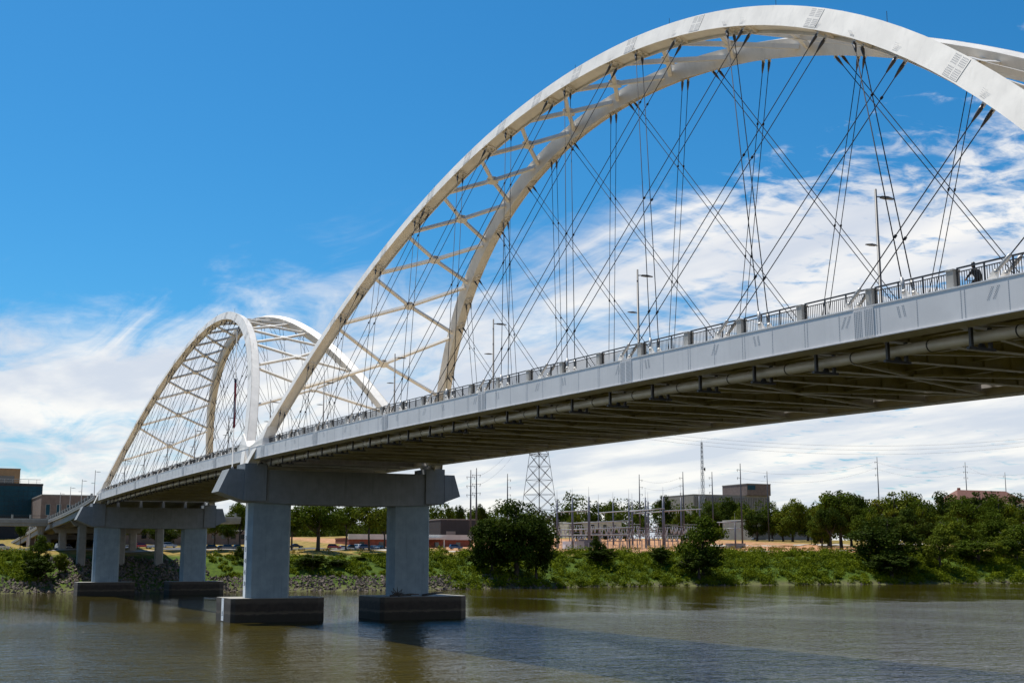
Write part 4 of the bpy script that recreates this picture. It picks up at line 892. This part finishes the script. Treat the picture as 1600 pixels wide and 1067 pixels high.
# ------------------------------------------------------------------ substation, poles, wires
for i, (px, top, X, r_) in enumerate([(871, 781, -300, .42), (895, 778, -302, .42), (921, 776, -298, .52), (936, 786, -345, .32), (959, 783, -350, .36), (984, 779, -315, .40), (989, 785, -340, .36), (1010, 777, -312, .42), (1014, 783, -335, .5), (1038, 776, -298, .62), (1066, 777, -318, .42), (1095, 775, -325, .36), (1150, 816, -296, .34)]):
    y = gy(px, X); g = ground(X, y); zt = float(on_x(px, top, X)[2])
    t = thing('substation_post', '%s grey steel substation post%s, counted from the left' % (ORD[i], ' with a lightning spike'), 'post', (X, y, g), 0, 'substation posts')
    h = zt-g; place('shaft', MB().tube([(0, 0, -.3), (0, 0, h*.55), (0, 0, h)], [r_*1.25, r_, r_*.72], 10).mesh('shaft', True), 'pole_bluegrey', t)
    place('spike', MB().tube([(0, 0, h), (0, 0, h+4.2)], [.09, .04], 5).mesh('spike'), 'galvanised', t)
    place('base_plate', MB().box(-r_*1.8, r_*1.8, -r_*1.8, r_*1.8, -.1, .18).mesh('base_plate'), 'pilaster_concrete', t)
for i, (pa, ya_, Xa, pb, yb_, Xb) in enumerate([(871, 800, -299, 921, 797, -297), (936, 801, -346, 1010, 796, -311), (984, 799, -314, 1038, 794, -297), (990, 802, -339, 1066, 797, -317), (1038, 798, -297, 1095, 795, -324), (880, 818, -320, 988, 813, -318), (876, 828, -310, 985, 824, -312), (870, 836, -303, 982, 835, -300), (1120, 816, -300, 1152, 815, -295), (1130, 826, -300, 1158, 825, -296)]):
    A, B = on_x(pa, ya_, Xa), on_x(pb, yb_, Xb); mid = (A+B)/2
    t = thing('bus_beam', '%s pale horizontal bus pipe of the substation, counted from the top left' % ORD[i], 'pipe', tuple(mid), 0, 'substation bus pipes')
    place('pipe', MB().tube([A-mid, B-mid], .22, 8).mesh('pipe', True), 'galvanised', t)
    for f in (.12, .37, .63, .88):
        q = A+(B-A)*f-mid; place('insulator', MB().tube([q+np.array((0, 0, -.25)), q+np.array((0, 0, -.6)), q+np.array((0, 0, -1.0)), q+np.array((0, 0, -1.4))], [.08, .2, .1, .18], 7).mesh('insulator', True), 'porcelain', t)
RACK = None
def rack():
    leg = MB(); 
    for y in (-3.4, 3.4): leg.box(-.14, .14, y-.14, y+.14, -.4, 3.4)
    leg.box(-.16, .16, -3.9, 3.9, 3.4, 3.65)
    vs = []
    for y in (-2.5, 0, 2.5):
        v = MB()
        for d in (-.65, .65):
            pts = [(0, y+d*.25, 3.66+.0), (0, y+d*.5, 4.3), (0, y+d*.9, 4.95), (0, y+d*1.2, 5.5)]; v.tube(pts, [.16, .24, .16, .22], 7)
        v.bar((0, y-.85, 5.55), (0, y+.85, 5.55), .09, .09); vs.append(v.mesh('insulator_pair', True))
    return leg.mesh('frame'), vs, MB().tube([(0, -3.8, 6.1), (0, 3.8, 6.1)], .07, 6).mesh('bus_bar')
RACK = rack(); k = 0
for X, pxs, hs in ((-286, (905, 962, 992, 1021, 1050, 1078), 1.), (-316, (884, 916, 948, 978, 1006, 1034, 1062, 1088), 1.45), (-350, (900, 930, 960, 990, 1020, 1050, 1080), 1.6)):
    for px in pxs:
        y = gy(px, X); row = {-286: 'front', -316: 'middle', -350: 'back'}[X]
        t = thing('switch_rack', '%s switch rack with pale V-shaped insulators in the %s substation row' % (ORD[list(pxs).index(px)], row), 'switchgear', (X, y, ground(X, y)), random.uniform(-.1, .1), 'substation switch racks'); t.scale = (1, 1, hs)
        place('frame', RACK[0], 'pole_bluegrey', t)
        for me in RACK[1]: place('insulator_pair', me, 'porcelain', t)
        place('bus_bar', RACK[2], 'galvanised', t)
for i, (px, X, w_, h_, m_, lb) in enumerate([(886, -272, 2.6, 3.6, 'white_paint', 'white equipment cabinet at the left of the substation'), (905, -280, 3.2, 3.6, 'galvanised', 'grey equipment cabinet second from the left in the substation'), (916, -284, 5.0, 4.4, 'pole_bluegrey', 'blue-grey transformer box behind the grey cabinet'), (1150, -300, 9, 2.2, 'galvanised', 'low grey equipment housing right of the substation')]):
    y = gy(px, X); t = thing('equipment_cabinet', lb, 'cabinet', (X, y, ground(X, y)-.1), 0, 'substation cabinets')
    place('body', MB().box(-1.2, 1.2, -w_/2, w_/2, 0, h_).mesh('body'), m_, t); place('roof', MB().box(-1.35, 1.35, -w_/2-.15, w_/2+.15, h_+.003, h_+.15).mesh('roof'), m_, t)
    place('door', MB().box(1.202, 1.24, -w_/2+.25, -.06, .3, h_-.25).mesh('door'), m_, t); place('door', MB().box(1.202, 1.24, .06, w_/2-.25, .3, h_-.25).mesh('door'), m_, t)
# substation fence
fe = thing('mesh_fence', 'low grey wire fence along the front of the substation', 'fence', (-266, gy(980, -266), 11.5)); fb = (-266, gy(980, -266), 11.5)
prev = None
for px in range(864, 1108, 7):
    y = gy(px, -266); g = ground(-266, y); part('fence_post', MB().box(-266.05, -265.95, y-.05, y+.05, g-.2, g+2.4), 'galvanised', fe, base=fb)
    if prev:
        m = MB()
        for h in (.2, .8, 1.4, 2.0, 2.35): m.bar((-266, prev[0], prev[1]+h), (-266, y, g+h), .03, .03)
        part('fence_wires', m, 'galvanised', fe, base=fb, kind='stuff')
    prev = (y, g)
# utility poles
POLES = [(735, 734, -330, 1, 'left of the twin dark utility poles above the large dense tree'), (744, 731, -330, 2, 'right of the twin dark utility poles above the large dense tree'), (793, 740, -420, 3, 'thin dark utility pole left of the lattice tower'), (1001, 741, -420, 3, 'dark utility pole rising behind the middle of the substation'),
         (1070, 737, -360, 4, 'dark utility pole with left arms beside the lattice mast'), (1116, 737, -380, 4, 'dark utility pole just right of the lattice mast'), (1161, 724, -330, 5, 'tallest dark utility pole, right of the substation'), (1203, 736, -430, 6, 'thin utility pole beside the ribbed building tower'),
         (1378, 714, -420, 5, 'dark utility pole above the right-hand grove'), (1517, 722, -480, 1, 'utility pole with crossarms beside the red roofed house'), (1579, 738, -500, 6, 'short utility pole behind the red roofed house')]
PT = {}
for i, (px, top, X, kd, lb) in enumerate(POLES):
    y = gy(px, X); g = ground(X, y); h = float(on_x(px, top, X)[2])-g; t = thing('utility_pole', lb, 'utility pole', (X, y, g), 0, 'utility poles'); PT[i] = (X, y, g, h)
    place('pole', MB().tube([(0, 0, -.4), (0, 0, h*.5), (0, 0, h)], [.46, .36, .19], 10).mesh('pole', True), 'pole_grey', t)
    for k, z in enumerate((h-3.2, h-7.0, h-10.8)):
        for sgn in ((-1, 1) if kd in (1, 2) else (-1,) if kd in (4, 5) else (1,) if kd == 3 else (-1,)):
            if kd == 6 and k: continue
            ar = MB().bar((0, 0, z), (0, sgn*1.9, z+.35), .12, .14); arm = place('arm', ar.mesh('arm'), 'pole_grey', t)
            place('insulator', MB().tube([(0, sgn*1.85, z+.3), (0, sgn*1.6, z-.8)], [.13, .08], 6).mesh('insulator'), 'pole_grey', arm)
# lattice transmission tower
def lattice(name, label, X, px, top, half0, half1, nb, mtl, th, group=None):
    y = gy(px, X); g = ground(X, y); h = float(on_x(px, top, X)[2])-g; t = thing(name, label, 'tower', (X, y, g), .3)
    f = lambda z: half0+(half1-half0)*z/h
    for sx in (-1, 1):
        for sy in (-1, 1): place('leg', MB().bar((sx*half0, sy*half0, -.3), (sx*half1, sy*half1, h), th*1.5, th*1.5).mesh('leg'), mtl, t)
    zs = [h*(1-(1-k/nb)**1.25) for k in range(nb+1)]
    for k in range(nb):
        z0, z1 = zs[k], zs[k+1]; m = MB(); a, b = f(z0), f(z1)
        C0 = [(-a, -a), (a, -a), (a, a), (-a, a)]; C1 = [(-b, -b), (b, -b), (b, b), (-b, b)]
        for i in range(4):
            j = (i+1) % 4; m.bar((*C0[i], z0), (*C1[j], z1), th, th); m.bar((*C0[j], z0), (*C1[i], z1), th, th); m.bar((*C1[i], z1), (*C1[j], z1), th, th)
        place('lattice_panel', m.mesh('lattice_panel'), mtl, t)
    return t, h, y, g
t, h, y, g = lattice('transmission_tower', 'dark steel lattice transmission tower rising behind the large dense tree', -380, 843, 680, 7.6, 2.3, 8, 'dark_metal', .14)
for z in (h*.80, h*.9):
    for sgn in (-1, 1): place('cross_arm', MB().bar((0, 0, z), (0, sgn*6, z+.4), .25, .3).bar((0, 0, z+1.6), (0, sgn*6, z+.4), .15, .15).mesh('cross_arm'), 'dark_metal', t)
t, h, y, g = lattice('lattice_mast', 'slim pale lattice radio mast with one dish above the substation', -620, 1101, 691, 1.5, .5, 16, 'galvanised', .11)
dz = float(on_x(1104, 733, -620)[2])-g; place('dish', MB().tube([(.4, 1.2, dz), (1.2, 1.6, dz), (1.3, 1.65, dz)], [.5, 1.5, 1.4], 14).mesh('dish', True), 'dark_metal', t)
place('antenna', MB().tube([(0, 0, h), (0, 0, h+2.5)], .06, 5).mesh('antenna'), 'galvanised', t)
# wires
def wire(label, A, B, sag, rad=.035):
    A = np.array(A, float); B = np.array(B, float); m = MB(); pts = []
    for k in range(25):
        f = k/24; p = A+(B-A)*f; p[2] -= sag*4*f*(1-f); pts.append(p)
    m.tube(pts, rad, 4); o = place('power_line', m.mesh('power_line'), 'pole_grey'); tag(o, label, 'power line', 'overhead power lines')
def ptop(i, dz, dy=-1.9): X, y, g, h = PT[i]; return (X, y+dy, g+h-dz)
wire('thin wire from the tallest utility pole to the grove pole, upper', ptop(6, 3.0), ptop(8, 3.0), 4.5); wire('thin wire from the tallest utility pole to the grove pole, lower', ptop(6, 6.8), ptop(8, 6.8), 5)
wire('thin wire from the grove pole to the crossarm pole, upper', ptop(8, 3.0), ptop(9, 3.0), 4); wire('thin wire from the grove pole to the crossarm pole, lower', ptop(8, 6.8), ptop(9, 6.8), 4.5)
wire('thin wire from the crossarm pole to the short pole at right', ptop(9, 3.0, 1.9), ptop(10, 3.0), 2.5)
wire('thin wire from the crossarm pole out of the right edge', ptop(9, 6.8, 1.9), (-500, 720, ptop(9, 6.8)[2]+6), 3)
wire('thin wire between the substation pole and the mast-side pole, upper', ptop(3, 3.0, 1.9), ptop(4, 3.0), 2); wire('thin wire between the substation pole and the mast-side pole, lower', ptop(3, 6.8, 1.9), ptop(4, 6.8), 2)
wire('thin wire from the twin poles up to the right under the deck', ptop(1, 3.0, 1.9), tuple(on_x(800, 700, -350)), 1.5); wire('second thin wire from the twin poles up to the right under the deck', ptop(1, 6.8, 1.9), tuple(on_x(806, 705, -352)), 2)
for k, (ya_, yb_) in enumerate(((682, 681), (686, 686), (690, 692))):
    wire(('upper', 'middle', 'lower')[k]+' of the three long faint wires crossing the sky under the deck', on_x(880, ya_-24, -390), on_x(1640, yb_, -390), 9.+.6*k, .045)

# ------------------------------------------------------------------ cyclist on the bridge path
cx, cyy = 125.4, 2.45; cz = deck(cx)+.03
bk = thing('bicycle', 'dark bicycle on the bridge path behind the railing at the right', 'bicycle', (cx, cyy, cz), math.pi)
def wheel():
    m = MB(); n = 20; pts = [(.33*math.cos(2*math.pi*k/n), 0, .33*math.sin(2*math.pi*k/n)) for k in range(n+1)]; m.tube(pts, .022, 6, False); return m.mesh('wheel', True)
WM = wheel(); sp = MB()
for k in range(9): q = math.pi*k/9; sp.bar((-.32*math.cos(q), 0, -.32*math.sin(q)), (.32*math.cos(q), 0, .32*math.sin(q)), .006, .006)
SPK = sp.mesh('spokes')
for x in (-.52, .55): w_ = place('wheel', WM, 'rubber', bk, (x, 0, .345)); place('spokes', SPK, 'rim', w_)
fm = MB()
for a, b in (((-.52, 0, .345), (-.08, 0, .3)), ((-.08, 0, .3), (-.22, 0, .86)), ((-.52, 0, .345), (-.2, 0, .76)), ((-.2, 0, .76), (.40, 0, .80)), ((-.08, 0, .3), (.42, 0, .70)), ((.38, 0, .92), (.55, 0, .345))): fm.tube([a, b], .022, 6)
place('frame', fm.mesh('frame', True), 'rail_black', bk); place('saddle', MB().loft([[(-.36, -.08, .88), (-.36, .08, .88), (-.36, .08, .93), (-.36, -.08, .93)], [(-.08, -.03, .88), (-.08, .03, .88), (-.08, .03, .92), (-.08, -.03, .92)]]).mesh('saddle'), 'rail_black', bk)
place('handlebar', MB().tube([(.30, -.32, .98), (.38, -.2, 1.0), (.39, 0, .98), (.38, .2, 1.0), (.30, .32, .98)], .017, 6).mesh('handlebar', True), 'rail_black', bk)
place('pedal', MB().box(-.12, -.02, .06, .16, .12, .15).mesh('pedal'), 'rail_black', bk); place('pedal', MB().box(-.14, -.04, -.16, -.06, .45, .48).mesh('pedal'), 'rail_black', bk)
def person_mesh():
    bm_v = [(-.20, 0, .98), (-.14, 0, 1.16), (-.03, 0, 1.36), (.02, 0, 1.46), (.05, 0, 1.53), (.08, 0, 1.64), (.09, 0, 1.73),
            (-.04, .19, 1.38), (.14, .25, 1.18), (.30, .29, 1.03), (-.04, -.19, 1.38), (.14, -.25, 1.18), (.30, -.29, 1.03),
            (-.18, .10, .95), (.12, .12, .80), (-.04, .12, .42), (-.08, .12, .18), (.06, .12, .15), (-.18, -.10, .95), (.15, -.12, .95), (.00, -.12, .66), (-.10, -.12, .5), (.04, -.12, .49)]
    ed = [(0, 1), (1, 2), (2, 3), (3, 4), (4, 5), (5, 6), (2, 7), (7, 8), (8, 9), (2, 10), (10, 11), (11, 12), (0, 13), (13, 14), (14, 15), (15, 16), (16, 17), (0, 18), (18, 19), (19, 20), (20, 21), (21, 22)]
    rd = [.16, .165, .185, .10, .062, .095, .085, .085, .058, .042, .085, .058, .042, .10, .085, .06, .05, .04, .10, .085, .06, .05, .04]
    me = bpy.data.meshes.new('person'); me.from_pydata(bm_v, ed, []); me.update(); o = bpy.data.objects.new('person', me); COL.objects.link(o)
    md = o.modifiers.new('skin', 'SKIN'); sv = me.skin_vertices[0].data
    for i, q in enumerate(rd): sv[i].radius = (q, q*(1.15 if i < 3 else 1)); sv[i].use_root = (i == 0)
    s2 = o.modifiers.new('sub', 'SUBSURF'); s2.levels = 2; s2.render_levels = 2
    return o
po = person_mesh(); po.location = (cx, cyy, cz); po.rotation_euler = (0, 0, math.pi); po.data.materials.append(MATS['cloth_black']); tag(po, 'cyclist in dark clothes riding along the bridge path behind the railing', 'person')
hd = MB(); n = 10
hd.loft([[(.085+.098*q*math.cos(2*math.pi*k/n), .085*q*math.sin(2*math.pi*k/n), z) for k in range(n)] for q, z in ((.98, 1.68), (1.08, 1.72), (.95, 1.78), (.6, 1.82), (.15, 1.835))]); place('cap', hd.mesh('cap', True), 'rail_black', po)
place('face', MB().loft([[(.13+.052*q*math.cos(2*math.pi*k/n), .066*q*math.sin(2*math.pi*k/n), z) for k in range(n)] for q, z in ((.3, 1.54), (.8, 1.57), (1, 1.62), (1, 1.67))]).mesh('face', True), 'skin', po)
for sy in (-1, 1):
    hm = MB(); hm.tube([(.27, sy*.29, 1.03), (.33, sy*.30, 1.0), (.36, sy*.30, .985)], [.035, .045, .03], 7)
    for k in range(4): hm.tube([(.345, sy*(.27+.021*k), 1.0), (.375, sy*(.27+.021*k), .985), (.36, sy*(.27+.021*k), .955), (.335, sy*(.27+.021*k), .955)], [.011, .011, .010, .008], 5)
    hm.tube([(.31, sy*.262, 1.01), (.335, sy*.248, .975), (.35, sy*.252, .96)], [.012, .011, .008], 5); place('hand', hm.mesh('hand', True), 'skin', po)
